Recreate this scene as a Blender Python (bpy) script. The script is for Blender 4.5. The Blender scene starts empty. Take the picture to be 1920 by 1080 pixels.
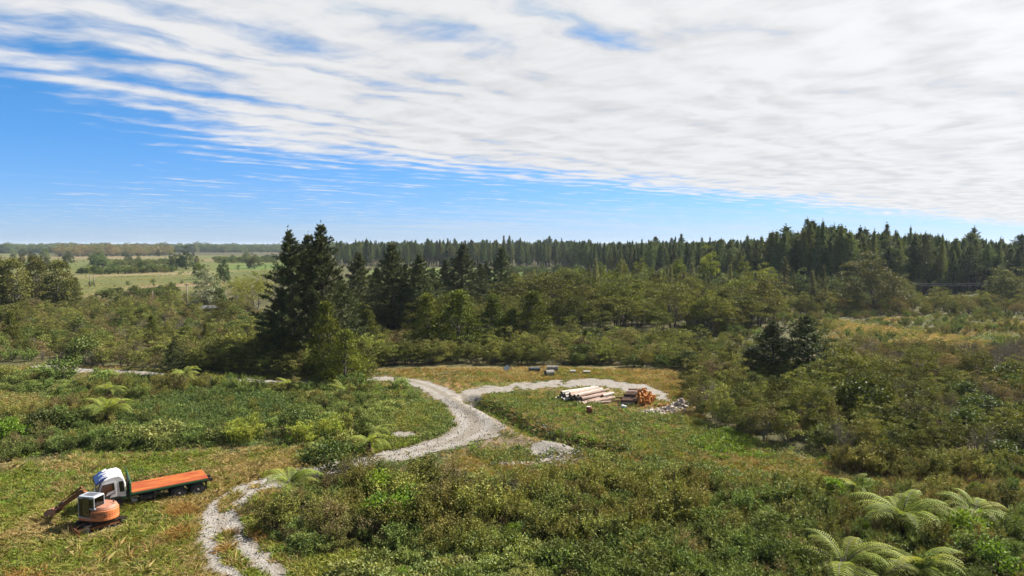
import bpy, math, random
import numpy as np
from mathutils import Vector, Matrix

# ------------------------------------------------------------------ camera, sky, sun, exposure
SC = bpy.context.scene
COL = SC.collection
R = math.radians
F = 1290.0                      # focal length in pixels of the 1920 px wide photograph
CZ = 17.0                       # height of the drone
PITCH = math.atan(81.0 / F)     # horizon lies 81 px above the middle of the picture
cam_data = bpy.data.cameras.new('camera')
cam_data.sensor_width = 36.0
cam_data.lens = 36.0 * F / 1920.0
cam_data.clip_start = 0.5
cam_data.clip_end = 40000.0
cam = bpy.data.objects.new('camera', cam_data)
COL.objects.link(cam)
cam.location = (0, 0, CZ)
cam.rotation_euler = (math.pi / 2 - PITCH, 0, 0)
SC.camera = cam

SUN_EL, SUN_AZ = R(43), R(60)   # azimuth measured from the view direction (+Y) to the right (+X)
SKY_STRENGTH = 0.05
sun_data = bpy.data.lights.new('sun', 'SUN')
sun_data.energy = 5.0
sun_data.angle = R(0.6)
sun_data.color = (1.0, 0.95, 0.86)
sun = bpy.data.objects.new('sun', sun_data)
COL.objects.link(sun)
sdir = Vector((math.cos(SUN_EL) * math.sin(SUN_AZ), math.cos(SUN_EL) * math.cos(SUN_AZ), math.sin(SUN_EL)))
sun.rotation_euler = sdir.to_track_quat('Z', 'Y').to_euler()
sun.location = (0, 0, 60)
SC.view_settings.view_transform = 'Standard'
SC.view_settings.look = 'None'
SC.view_settings.exposure = 1.68
SC.view_settings.gamma = 1.0
SC.cycles.max_bounces = 6
SC.cycles.diffuse_bounces = 3
SC.cycles.glossy_bounces = 2
SC.cycles.transmission_bounces = 4
SC.cycles.transparent_max_bounces = 6
SC.cycles.volume_bounces = 0
SC.cycles.caustics_reflective = False
SC.cycles.caustics_refractive = False


class NT:
    """small helper round a node tree"""
    def __init__(self, tree):
        self.t = tree
        tree.nodes.clear()

    def n(self, typ, **kw):
        nd = self.t.nodes.new(typ)
        for k, v in kw.items():
            setattr(nd, k, v)
        return nd

    def link(self, a, b):
        self.t.links.new(a, b)

    def put(self, sock, v):
        if hasattr(v, 'is_output'):
            self.t.links.new(v, sock)
        elif v is not None:
            if isinstance(v, (tuple, list)) and len(v) == 3 and sock.type == 'RGBA':
                v = (*v, 1.0)
            sock.default_value = v

    def math(self, op, a, b=None, c=None, clamp=False):
        nd = self.n('ShaderNodeMath', operation=op, use_clamp=clamp)
        self.put(nd.inputs[0], a)
        if b is not None:
            self.put(nd.inputs[1], b)
        if c is not None:
            self.put(nd.inputs[2], c)
        return nd.outputs[0]

    def mix(self, fac, a, b, blend='MIX'):
        nd = self.n('ShaderNodeMix', data_type='RGBA', blend_type=blend)
        self.put(nd.inputs[0], fac)
        self.put(nd.inputs[6], a)
        self.put(nd.inputs[7], b)
        return nd.outputs[2]

    def ramp(self, v, lo, hi, a=0.0, b=1.0, smooth=True):
        nd = self.n('ShaderNodeMapRange', interpolation_type='SMOOTHSTEP' if smooth else 'LINEAR')
        for s, x in zip(nd.inputs[:5], (v, lo, hi, a, b)):
            self.put(s, x)
        return nd.outputs[0]

    def noise(self, vec, scale, detail=4, rough=0.55, dist=0.0):
        nd = self.n('ShaderNodeTexNoise')
        if vec is not None:
            self.put(nd.inputs['Vector'], vec)
        nd.inputs['Scale'].default_value = scale
        nd.inputs['Detail'].default_value = detail
        nd.inputs['Roughness'].default_value = rough
        nd.inputs['Distortion'].default_value = dist
        return nd.outputs['Fac']

    def comb(self, x, y, z):
        nd = self.n('ShaderNodeCombineXYZ')
        for s, v in zip(nd.inputs, (x, y, z)):
            self.put(s, v)
        return nd.outputs[0]


def build_world():
    w = bpy.data.worlds.new('World')
    SC.world = w
    w.use_nodes = True
    t = NT(w.node_tree)
    out = t.n('ShaderNodeOutputWorld')
    bg = t.n('ShaderNodeBackground')
    sky = t.n('ShaderNodeTexSky', sky_type='NISHITA')
    sky.sun_disc = False
    sky.sun_elevation = SUN_EL
    sky.sun_rotation = SUN_AZ
    sky.altitude = 20
    sky.air_density = 1.0
    sky.dust_density = 0.0
    sky.ozone_density = 2.0
    tc = t.n('ShaderNodeTexCoord')
    sep = t.n('ShaderNodeSeparateXYZ')
    t.link(tc.outputs['Generated'], sep.inputs[0])
    x, y, z = sep.outputs
    zc = t.math('MAXIMUM', z, 0.012)
    u, v = t.math('DIVIDE', x, zc), t.math('DIVIDE', y, zc)       # where the ray meets a flat cloud layer
    a = t.math('MULTIPLY', t.math('ADD', u, v), 0.7071)           # along the bands
    b = t.math('MULTIPLY', t.math('SUBTRACT', v, u), 0.7071)      # across the bands
    # ripples lying along the edge of the sheet, cloudlets, and a slow change in thickness
    big = t.noise(t.comb(t.math('MULTIPLY', a, 0.30), t.math('MULTIPLY', b, 0.45), 3.1), 1.0, 2, 0.5)
    warp = t.noise(t.comb(t.math('MULTIPLY', a, 0.7), t.math('MULTIPLY', b, 0.7), 7.7), 1.0, 3, 0.55)
    bb = t.math('ADD', b, t.math('MULTIPLY', t.math('SUBTRACT', warp, 0.5), 1.5))
    wave = t.math('ADD', t.math('MULTIPLY', t.math('SINE', t.math('MULTIPLY', bb, 11.5)), 0.5), 0.5)
    puff = t.noise(t.comb(t.math('MULTIPLY', a, 3.4), t.math('MULTIPLY', bb, 3.6), 5.5), 1.0, 6, 0.58)
    lump = t.noise(t.comb(t.math('MULTIPLY', a, 0.9), t.math('MULTIPLY', b, 1.3), 2.2), 1.0, 4, 0.55)
    edge = t.math('ADD', b, t.math('MULTIPLY', t.math('SUBTRACT', big, 0.5), -2.0))
    inside = t.ramp(edge, 8.3, 4.3, -1.45, 0.30, False)           # rises from the edge into the sheet
    solid = t.ramp(a, 0.3, 3.6, -0.58, 0.75, False)               # the sheet closes towards the right
    dens = t.math('ADD', t.math('MULTIPLY', t.math('SUBTRACT', wave, 0.25), 0.48), t.math('ADD', t.math('MULTIPLY', t.math('SUBTRACT', puff, 0.5), 1.5), t.math('MULTIPLY', t.math('SUBTRACT', lump, 0.42), 2.5)))
    thick = t.math('ADD', dens, t.math('ADD', inside, solid))
    cover = t.math('MULTIPLY', t.ramp(thick, -0.40, 0.90), 0.98)
    band = wave
    # a few thin streaks low over the horizon, outside the sheet
    thin = t.noise(t.comb(t.math('MULTIPLY', a, 0.10), t.math('MULTIPLY', b, 0.45), 9.2), 1.0, 3, 0.5)
    thin = t.math('MULTIPLY', t.ramp(thin, t.ramp(a, 6.0, 24.0, 0.58, 0.30), 0.85), t.ramp(a, 6.0, 24.0, 0.2, 0.5))
    cover = t.math('MAXIMUM', cover, thin)
    cover = t.math('MULTIPLY', cover, t.ramp(z, 0.0, 0.025))
    # cloud brightness: lit from above, whiter towards the sun, greyer where thick
    dot = t.n('ShaderNodeVectorMath', operation='DOT_PRODUCT')
    t.link(tc.outputs['Generated'], dot.inputs[0])
    dot.inputs[1].default_value = sdir
    glow = t.math('POWER', t.math('MAXIMUM', dot.outputs['Value'], 0.0), 5.0)
    shade = t.ramp(t.math('ADD', t.math('MULTIPLY', puff, 0.65), t.math('ADD', t.math('MULTIPLY', lump, 0.55), t.math('MULTIPLY', band, 0.10))), 0.42, 0.80, 0.84, 1.05)
    lum = t.math('MULTIPLY', t.math('ADD', 5.15, t.math('MULTIPLY', glow, 2.2)), shade)
    hsv = t.n('ShaderNodeHueSaturation')
    hsv.inputs['Saturation'].default_value = 1.02
    hsv.inputs['Value'].default_value = 1.0
    t.link(sky.outputs[0], hsv.inputs['Color'])
    cr = t.n('ShaderNodeValToRGB')                                # the clean blue of sea air
    for p, c in ((0.0, (.36, .50, .96)), (.09, (.40, .64, .80)), (.16, (.32, .77, .88)), (.30, (.20, .64, .90))):
        e = cr.color_ramp.elements[0] if p == 0 else cr.color_ramp.elements[1] if p == .30 else cr.color_ramp.elements.new(p)
        e.position, e.color = p, (*c, 1)
    t.link(z, cr.inputs[0])
    skyc = t.mix(1.0, hsv.outputs[0], cr.outputs[0], 'MULTIPLY')
    ccol = t.mix(1.0, (0.985, 0.99, 1.0), lum, 'MULTIPLY')
    t.link(t.mix(cover, skyc, ccol), bg.inputs['Color'])
    bg.inputs['Strength'].default_value = SKY_STRENGTH
    t.link(bg.outputs[0], out.inputs[0])
    w.cycles.sampling_method = 'MANUAL'
    w.cycles.sample_map_resolution = 1024


build_world()

# ------------------------------------------------------------------ picture <-> place
CP, SP = math.cos(PITCH), math.sin(PITCH)


def ray(px, py):
    r, u = px - 960.0, 540.0 - py
    return np.array([r, F * CP + u * SP, -F * SP + u * CP])


def at_z(px, py, z=0.0):
    d = ray(px, py)
    t = (z - CZ) / d[2]
    return d[0] * t, d[1] * t


def at_y(px, py, Y):
    d = ray(px, py)
    t = Y / d[1]
    return d[0] * t, CZ + d[2] * t


def project(x, y, z):
    dz = z - CZ
    f = y * CP - dz * SP
    u = y * SP + dz * CP
    f = np.where(np.abs(f) < 1e-3, 1e-3, f)
    return 960 + F * x / f, 540 - F * u / f


def gpoly(pts):
    return np.array([at_z(*p) for p in pts])


def in_poly(poly, x, y):
    x, y = np.asarray(x, float), np.asarray(y, float)
    c = np.zeros(x.shape, bool)
    n = len(poly)
    j = n - 1
    for i in range(n):
        xi, yi = poly[i]
        xj, yj = poly[j]
        if yi != yj:
            hit = ((yi > y) != (yj > y)) & (x < (xj - xi) * (y - yi) / (yj - yi) + xi)
            c ^= hit
        j = i
    return c


def seg_dist(line, x, y, vals=None):
    """distance to a polyline, and a value interpolated along it"""
    best = np.full(np.shape(x), 1e9)
    val = np.zeros(np.shape(x))
    for i in range(len(line) - 1):
        ax, ay = line[i]
        bx, by = line[i + 1]
        L = (bx - ax) ** 2 + (by - ay) ** 2 + 1e-9
        t = np.clip(((x - ax) * (bx - ax) + (y - ay) * (by - ay)) / L, 0, 1)
        d = np.hypot(x - ax - t * (bx - ax), y - ay - t * (by - ay))
        m = d < best
        best = np.where(m, d, best)
        if vals is not None:
            val = np.where(m, vals[i] + t * (vals[i + 1] - vals[i]), val)
    return best, val


def spline(pts, n=6):
    p = np.array(pts, float)
    p = np.vstack([2 * p[0] - p[1], p, 2 * p[-1] - p[-2]])
    out = []
    for i in range(1, len(p) - 2):
        for k in range(n):
            t = k / n
            a, b, c, d = p[i - 1], p[i], p[i + 1], p[i + 2]
            out.append(0.5 * (2 * b + (c - a) * t + (2 * a - 5 * b + 4 * c - d) * t * t + (3 * b - a - 3 * c + d) * t ** 3))
    out.append(p[-2])
    return np.array(out)


_perm = np.random.RandomState(11).rand(256, 256)


def vnoise(x, y, s=1.0, seed=0):
    """smooth value noise 0..1"""
    x = np.asarray(x, float) / s + seed * 17.3
    y = np.asarray(y, float) / s + seed * 9.1
    xi, yi = np.floor(x).astype(int), np.floor(y).astype(int)
    fx, fy = x - xi, y - yi
    fx, fy = fx * fx * (3 - 2 * fx), fy * fy * (3 - 2 * fy)
    p = lambda i, j: _perm[i % 256, j % 256]
    return (p(xi, yi) * (1 - fx) + p(xi + 1, yi) * fx) * (1 - fy) + (p(xi, yi + 1) * (1 - fx) + p(xi + 1, yi + 1) * fx) * fy


def fbm(x, y, s=1.0, seed=0, o=4):
    r, a, t = 0, 1.0, 0
    for k in range(o):
        r = r + a * vnoise(x, y, s / 2 ** k, seed + k)
        t += a
        a *= 0.55
    return r / t


def sstep(x, a, b):
    t = np.clip((x - a) / (b - a), 0, 1)
    return t * t * (3 - 2 * t)


# the ditch between the track and the log landing, and the gentle slope the truck stands on
DITCH = spline([at_z(*p) for p in [(880, 748), (930, 775), (985, 806), (1040, 828), (1090, 842), (1150, 848)]], 5)
TRUCK_AT = (-23.2, 45.2)


def height(x, y):
    x, y = np.asarray(x, float), np.asarray(y, float)
    near = 1 - sstep(y, 150, 400)
    h = (fbm(x, y, 14, 3, 2) - 0.5) * 0.7 * near
    r = np.hypot((x - TRUCK_AT[0]) / 9.0, (y - TRUCK_AT[1]) / 7.0)
    w = 1 - sstep(r, 0.75, 1.6)
    h = h * (1 - w)
    d, _ = seg_dist(DITCH, x, y)
    h = h - 0.75 * (1 - sstep(d, 0.3, 1.6)) + 0.25 * np.exp(-((d - 2.2) / 0.8) ** 2)
    mx, my = at_z(1045, 850)
    h = h + 0.45 * np.exp(-(((x - mx) / 2.6) ** 2 + ((y - my) / 2.2) ** 2))
    return h


def ground(px, py):
    """ground point seen at a pixel"""
    z = 0.0
    for _ in range(4):
        x, y = at_z(px, py, z)
        z = float(height(x, y))
    return x, y, z


# ------------------------------------------------------------------ the gravel track
TRACK = np.array([(*at_z(a, b), w) for a, b, w in [
    (520, 1200, 3.1), (478, 1080, 3.05), (436, 1040, 3.0), (418, 1005, 2.8), (414, 975, 2.6), (428, 945, 2.5), (462, 921, 2.5),
    (530, 900, 2.4), (610, 884, 2.4), (690, 866, 2.5), (760, 852, 2.9), (820, 838, 3.2), (870, 822, 4.0), (893, 803, 4.2),
    (880, 780, 3.6), (858, 757, 3.2), (832, 737, 3.2), (800, 722, 3.0), (760, 712, 2.9), (715, 708, 2.7), (650, 712, 2.3),
    (560, 716, 2.2), (470, 714, 2.6), (400, 711, 2.6), (330, 706, 2.4), (250, 700, 2.4), (170, 697, 2.4), (80, 691, 2.2), (0, 687, 2.2), (-80, 683, 2.2)]])
TRK = spline(TRACK, 5)
PADS = [gpoly(p) for p in (
    [(862, 735), (902, 724), (959, 718), (1015, 714), (1109, 711), (1165, 717), (1215, 726), (1245, 738), (1262, 752), (1240, 757), (1215, 744), (1160, 732), (1090, 726), (996, 729), (940, 733), (905, 738), (884, 748)],
    [(845, 742), (868, 732), (905, 723), (918, 738), (890, 752), (868, 756)],
    [(900, 800), (942, 802), (948, 812), (925, 824), (880, 832)],
    [(1000, 842), (1030, 832), (1058, 829), (1092, 839), (1080, 852), (1062, 863), (1020, 866), (985, 855)],
    [(725, 818), (760, 811), (790, 813), (780, 822), (735, 825)])]
MUD = [gpoly(p) for p in (
    [(925, 824), (985, 825), (1040, 840), (1000, 866), (930, 850), (870, 842)],
    [(1070, 862), (1180, 846), (1240, 856), (1230, 872), (1130, 872)],
    [(860, 745), (905, 772), (955, 798), (1000, 818), (975, 822), (930, 800), (880, 768)],
    [(790, 700), (880, 696), (900, 704), (830, 709)])]


def gravel(x, y):
    """above 0 on gravel"""
    n = (fbm(x, y, 0.9, 5, 3) - 0.5)
    d, w = seg_dist(TRK[:, :2], x, y, TRK[:, 2])
    g = w * 0.5 - d + n * 1.1
    # the grass strip between the wheel ruts of the near part
    strip = (np.abs(d) < 0.30 + n * 0.9) & (y < 48) & (fbm(x, y, 2.2, 8, 2) > 0.40)
    g = np.where(strip, -0.2, g)
    jx, jy = x + n * 1.6, y + (fbm(x, y, 1.1, 6, 3) - 0.5) * 2.6
    for p in PADS:
        inside = in_poly(p, jx, jy) & (fbm(x, y, 1.3, 9, 3) > 0.25)
        g = np.where(inside, np.maximum(g, 0.5), g)
    return g
# ------------------------------------------------------------------ mesh helpers
class G:
    def __init__(self):
        self.v, self.f, self.t, self.m, self.n = [], [], [], [], 0

    def add(self, v, f, tint=0.5, mat=0):
        v = np.asarray(v, float).reshape(-1, 3)
        f = np.asarray(f, int)
        self.v.append(v)
        self.f.append(f + self.n)
        self.t.append(np.broadcast_to(np.asarray(tint, float), (len(v),)))
        self.m.append(np.full(len(f), mat))
        self.n += len(v)
        return self

    def merge(self, o, mat=0):
        off = self.n
        for v, f, t, m in zip(o.v, o.f, o.t, o.m):
            self.v.append(v)
            self.f.append(f + off)
            self.t.append(t)
            self.m.append(m + mat)
        self.n += o.n
        return self

    def mesh(self, name, mats, smooth=False):
        me = bpy.data.meshes.new(name)
        V = np.vstack(self.v)
        me.vertices.add(len(V))
        me.vertices.foreach_set('co', V.astype(np.float32).ravel())
        loops = np.concatenate([f.ravel() for f in self.f])
        tot = np.concatenate([np.full(len(f), f.shape[1]) for f in self.f])
        me.loops.add(len(loops))
        me.loops.foreach_set('vertex_index', loops.astype(np.int32))
        me.polygons.add(len(tot))
        me.polygons.foreach_set('loop_start', (np.cumsum(tot) - tot).astype(np.int32))
        me.polygons.foreach_set('material_index', np.concatenate(self.m).astype(np.int32))
        me.polygons.foreach_set('use_smooth', np.full(len(tot), bool(smooth)))
        a = me.attributes.new('tint', 'FLOAT', 'POINT')
        a.data.foreach_set('value', np.concatenate(self.t).astype(np.float32))
        for m in (mats if isinstance(mats, (list, tuple)) else [mats]):
            me.materials.append(m)
        me.update(calc_edges=True)
        return me

    # solids ---------------------------------------------------------
    def box(self, c, s, rot=None, mat=0, tint=0.5):
        v = np.array([(i, j, k) for i in (-.5, .5) for j in (-.5, .5) for k in (-.5, .5)]) * np.array(s, float)
        if rot is not None:
            v = v @ np.array(rot).T
        v = v + np.array(c, float)
        return self.add(v, [(0, 1, 3, 2), (4, 6, 7, 5), (0, 4, 5, 1), (2, 3, 7, 6), (0, 2, 6, 4), (1, 5, 7, 3)], tint, mat)

    def prism(self, poly, y0, y1, axis='y', mat=0, tint=0.5, inset=None):
        """polygon (a, b) drawn out along an axis; axis y: a = x, b = z; axis z: a = x, b = y; axis x: a = y, b = z"""
        p = np.array(poly, float)
        n = len(p)
        area = 0.5 * np.sum(p[:, 0] * np.roll(p[:, 1], -1) - np.roll(p[:, 0], -1) * p[:, 1])
        if area < 0:
            p = p[::-1]
        q = p if inset is None else (p - p.mean(0)) * inset + p.mean(0)

        def lay(pp, h):
            z = np.full((n, 1), h)
            return {'y': np.hstack([pp[:, :1], z, pp[:, 1:]]), 'z': np.hstack([pp, z]), 'x': np.hstack([z, pp])}[axis]
        v = np.vstack([lay(p, y0), lay(q, y1)])
        flip = (axis == 'y') != (y1 < y0)
        side = [(i, (i + 1) % n, n + (i + 1) % n, n + i) for i in range(n)]
        caps = [tuple(range(n))[::-1], tuple(range(n, 2 * n))]
        if flip:
            side = [s[::-1] for s in side]
            caps = [c[::-1] for c in caps]
        base = self.n
        self.add(v, side, tint, mat)
        for c in caps:
            self.f.append(np.array([c]) + base)
            self.m.append(np.full(1, mat))
            self.v.append(np.zeros((0, 3)))
            self.t.append(np.zeros(0))
        return self

    def tube(self, pts, rad, n=8, mat=0, tint=0.5, cap=True):
        P = np.array(pts, float)
        rad = np.broadcast_to(np.asarray(rad, float), (len(P),))
        T = np.gradient(P, axis=0)
        T /= np.linalg.norm(T, axis=1, keepdims=True) + 1e-9
        ref = np.array([0, 0, 1.0]) if abs(T[0, 2]) < 0.9 else np.array([1.0, 0, 0])
        A = np.cross(T, ref)
        A /= np.linalg.norm(A, axis=1, keepdims=True) + 1e-9
        B = np.cross(T, A)
        ang = np.arange(n) * 2 * math.pi / n
        v = P[:, None] + rad[:, None, None] * (A[:, None] * np.cos(ang)[None, :, None] + B[:, None] * np.sin(ang)[None, :, None])
        f = [(i * n + j, i * n + (j + 1) % n, (i + 1) * n + (j + 1) % n, (i + 1) * n + j) for i in range(len(P) - 1) for j in range(n)]
        base = self.n
        self.add(v, [q[::-1] for q in f], tint, mat)
        if cap:
            for c in (tuple(range(n)), tuple(range((len(P) - 1) * n, len(P) * n))[::-1]):
                self.f.append(np.array([c]) + base)
                self.m.append(np.full(1, mat))
                self.v.append(np.zeros((0, 3)))
                self.t.append(np.zeros(0))
        return self

    def ring(self, c, axis, prof, n=24, mat=0):
        """surface of revolution: prof is (radius, offset along axis) pairs"""
        ax = np.array(axis, float)
        ax /= np.linalg.norm(ax)
        ref = np.array([0, 0, 1.0]) if abs(ax[2]) < 0.9 else np.array([1.0, 0, 0])
        A = np.cross(ax, ref)
        A /= np.linalg.norm(A)
        B = np.cross(ax, A)
        ang = np.arange(n) * 2 * math.pi / n
        dirs = A[None] * np.cos(ang)[:, None] + B[None] * np.sin(ang)[:, None]
        v = np.vstack([np.array(c, float) + dirs * r + ax * o for r, o in prof])
        f = [(i * n + j, i * n + (j + 1) % n, (i + 1) * n + (j + 1) % n, (i + 1) * n + j) for i in range(len(prof) - 1) for j in range(n)]
        return self.add(v, f, 0.5, mat)


def unit(v):
    return v / (np.linalg.norm(v, axis=-1, keepdims=True) + 1e-9)


def leaves(g, P, D, L, W, rng, tint, mat=0, face=None):
    """one rhombus per leaf: base P, direction D"""
    N = len(P)
    D = unit(D)
    ref = rng.normal(size=(N, 3)) if face is None else face + 0.55 * rng.normal(size=(N, 3))
    S = unit(np.cross(D, ref))
    L = np.broadcast_to(L, (N,))[:, None]
    W = np.broadcast_to(W, (N,))[:, None]
    v = np.stack([P, P + D * L * 0.5 + S * W * 0.5, P + D * L, P + D * L * 0.5 - S * W * 0.5], 1)
    f = np.arange(N * 4).reshape(N, 4)
    g.add(v.reshape(-1, 3), f, np.repeat(np.clip(np.broadcast_to(tint, (N,)), 0, 1), 4), mat)


def obj(name, me, parent=None, loc=None, rot=None, scale=None):
    o = bpy.data.objects.new(name, me)
    COL.objects.link(o)
    if parent is not None:
        o.parent = parent
    if loc is not None:
        o.location = loc
    if rot is not None:
        o.rotation_euler = rot
    if scale is not None:
        o.scale = scale
    return o


def tag(o, label=None, cat=None, group=None, kind=None):
    for k, v in (('label', label), ('category', cat), ('group', group), ('kind', kind)):
        if v is not None:
            o[k] = v
    return o


def bevel(o, w=0.02, seg=2, ang=35):
    m = o.modifiers.new('bevel', 'BEVEL')
    m.width, m.segments, m.limit_method, m.angle_limit = w, seg, 'ANGLE', R(ang)
    return o


# ------------------------------------------------------------------ materials
MATS = {}


def material(name):
    m = bpy.data.materials.new(name)
    m.use_nodes = True
    t = NT(m.node_tree)
    out = t.n('ShaderNodeOutputMaterial')
    MATS[name] = m
    return m, t, out


def paint(name, col, rough=0.45, metal=0.0, dirt=None, amount=0.35, scale=3.0, spec=0.5, bump=0.0, stretch=(1, 1, 1)):
    """painted or bare surface with blotchy wear"""
    m, t, out = material(name)
    k = 0.70 if name == 'white paint' else 0.53
    col = tuple(c * k for c in col)
    dirt = tuple(c * k for c in dirt) if dirt else None
    p = t.n('ShaderNodeBsdfPrincipled')
    tc = t.n('ShaderNodeTexCoord')
    mp = t.n('ShaderNodeMapping')
    mp.inputs['Scale'].default_value = stretch
    t.link(tc.outputs['Object'], mp.inputs[0])
    n = t.noise(mp.outputs[0], scale, 6, 0.62)
    n2 = t.noise(mp.outputs[0], scale * 5, 4, 0.6)
    d = dirt or tuple(c * 0.5 for c in col)
    f = t.ramp(t.math('ADD', t.math('MULTIPLY', n, 0.7), t.math('MULTIPLY', n2, 0.3)), 0.42, 0.66, 0.0, amount)
    t.put(p.inputs['Base Color'], t.mix(f, col, d))
    t.put(p.inputs['Roughness'], t.ramp(n2, 0.3, 0.7, rough * 0.85, min(1, rough * 1.25)))
    p.inputs['Metallic'].default_value = metal
    p.inputs['Specular IOR Level'].default_value = spec
    if bump:
        b = t.n('ShaderNodeBump')
        b.inputs['Strength'].default_value = bump
        b.inputs['Distance'].default_value = 0.02
        t.link(n2, b.inputs['Height'])
        t.link(b.outputs[0], p.inputs['Normal'])
    t.link(p.outputs[0], out.inputs[0])
    return m


LEAF = np.array([1.26, 1.22, 0.95])


def foliage(name, c1, c2, alt=None, amt=0.5, trans=0.20, rough=0.7, spec=0.10, vary=0.35):
    """leaf colour varies from leaf to leaf (tint) and from plant to plant (random)"""
    m, t, out = material(name)
    c1, c2 = tuple(map(float, LEAF * np.array(c1))), tuple(map(float, LEAF * np.array(c2)))
    alt = tuple(map(float, LEAF * np.array(alt))) if alt else None
    at = t.n('ShaderNodeAttribute', attribute_name='tint')
    oi = t.n('ShaderNodeObjectInfo')
    col = t.mix(at.outputs['Fac'], c1, c2)
    if alt:
        r2 = t.math('FRACT', t.math('MULTIPLY', oi.outputs['Random'], 7.31))
        col = t.mix(t.math('MULTIPLY', t.ramp(r2, 0.35, 1.0), amt), col, alt)
    hs = t.n('ShaderNodeHueSaturation')
    t.link(t.ramp(t.math('FRACT', t.math('MULTIPLY', oi.outputs['Random'], 3.77)), 0, 1, 0.485, 0.515, False), hs.inputs['Hue'])
    t.link(t.ramp(oi.outputs['Random'], 0, 1, 1 - vary, 1 + vary, False), hs.inputs['Value'])
    t.link(col, hs.inputs['Color'])
    col = hs.outputs[0]
    p = t.n('ShaderNodeBsdfPrincipled')
    t.link(col, p.inputs['Base Color'])
    p.inputs['Roughness'].default_value = rough
    p.inputs['Specular IOR Level'].default_value = spec
    tr = t.n('ShaderNodeBsdfTranslucent')
    t.link(t.mix(1.0, col, (1.25, 1.2, 0.6), 'MULTIPLY'), tr.inputs['Color'])
    mx = t.n('ShaderNodeMixShader')
    mx.inputs[0].default_value = trans
    t.link(p.outputs[0], mx.inputs[1])
    t.link(tr.outputs[0], mx.inputs[2])
    t.link(mx.outputs[0], out.inputs[0])
    return m


def bark(name, c1, c2, scale=6):
    return paint(name, c1, 0.9, 0, c2, 0.9, scale, 0.15, 0.6, (1, 1, 0.25))


M_bark_grey = bark('grey bark', (0.20, 0.175, 0.145), (0.09, 0.075, 0.06))
M_bark_pine = bark('pine bark', (0.13, 0.10, 0.08), (0.06, 0.045, 0.035))
M_bark_pale = bark('pale bark', (0.34, 0.30, 0.25), (0.16, 0.14, 0.11))
M_twig = bark('twig', (0.12, 0.09, 0.065), (0.06, 0.045, 0.03))
M_manuka = foliage('olive sprays', (0.058, 0.068, 0.018), (0.165, 0.165, 0.048), (0.12, 0.090, 0.04), 0.6, vary=0.48)
M_brown = foliage('brown sprays', (0.080, 0.062, 0.036), (0.165, 0.135, 0.075), (0.10, 0.11, 0.035), 0.7)
M_belt = foliage('dark olive sprays', (0.032, 0.041, 0.011), (0.158, 0.172, 0.052), (0.085, 0.070, 0.03), 0.45, 0.18, vary=0.48)
M_dead = foliage('bare grey twigs', (0.075, 0.062, 0.050), (0.14, 0.12, 0.105), None, 0, 0.05)
M_spiky = foliage('green sprays', (0.044, 0.070, 0.022), (0.115, 0.150, 0.048), (0.12, 0.10, 0.04), 0.45)
M_broad = foliage('bright broad leaves', (0.045, 0.085, 0.012), (0.125, 0.190, 0.026), (0.10, 0.13, 0.03), 0.4, 0.36, 0.6, 0.12)
M_bramble = foliage('bramble leaves', (0.055, 0.090, 0.028), (0.165, 0.195, 0.070), (0.15, 0.12, 0.06), 0.45, 0.28, 0.65, 0.12)
M_darkleaf = foliage('dark broad leaves', (0.026, 0.040, 0.012), (0.078, 0.100, 0.028), None, 0, 0.22, 0.6, 0.15)
M_bracken = foliage('bracken leaves', (0.030, 0.054, 0.020), (0.074, 0.106, 0.040), (0.07, 0.08, 0.028), 0.5, 0.3)
M_pine = foliage('pine needles', (0.020, 0.031, 0.014), (0.072, 0.086, 0.036), None, 0, 0.12, 0.65, 0.12, 0.2)
M_forest = foliage('plantation needles', (0.034, 0.052, 0.024), (0.098, 0.128, 0.052), (0.105, 0.110, 0.048), 0.7, 0.16, 0.7, 0.1, 0.45)
M_totara = foliage('olive needles', (0.024, 0.034, 0.006), (0.098, 0.116, 0.018), (0.04, 0.05, 0.010), 0.4, 0.22, 0.7, 0.1, 0.25)
M_kanuka = foliage('kanuka leaves', (0.028, 0.037, 0.010), (0.125, 0.134, 0.036), (0.060, 0.055, 0.022), 0.5, 0.25)
M_olive = foliage('grey olive leaves', (0.066, 0.072, 0.036), (0.155, 0.155, 0.082), None, 0, 0.2)
M_gum = foliage('gum leaves', (0.024, 0.030, 0.008), (0.080, 0.080, 0.022), (0.12, 0.10, 0.04), 0.4)
M_silver = foliage('silver leaves', (0.075, 0.085, 0.062), (0.17, 0.18, 0.14), None, 0, 0.2)
M_willow = foliage('willow leaves', (0.10, 0.115, 0.025), (0.22, 0.22, 0.055), None, 0, 0.3, 0.7, 0.1, 0.1)
M_lime = foliage('lime leaves', (0.055, 0.072, 0.014), (0.145, 0.165, 0.040), None, 0, 0.3)
M_fern = foliage('fern fronds', (0.065, 0.100, 0.018), (0.200, 0.230, 0.055), (0.17, 0.17, 0.05), 0.4, 0.4, 0.65, 0.12, 0.2)
M_grass = foliage('green grass', (0.070, 0.095, 0.018), (0.165, 0.195, 0.040), (0.19, 0.165, 0.06), 0.75, 0.30)
M_straw = foliage('dry grass', (0.165, 0.122, 0.060), (0.31, 0.25, 0.145), (0.19, 0.13, 0.06), 0.6, 0.3)
M_rush = foliage('yellow green rushes', (0.09, 0.12, 0.018), (0.21, 0.235, 0.055), None, 0, 0.3)
M_rust_grass = foliage('rusty grass', (0.14, 0.075, 0.028), (0.23, 0.145, 0.055), (0.15, 0.125, 0.04), 0.5, 0.3)


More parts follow.
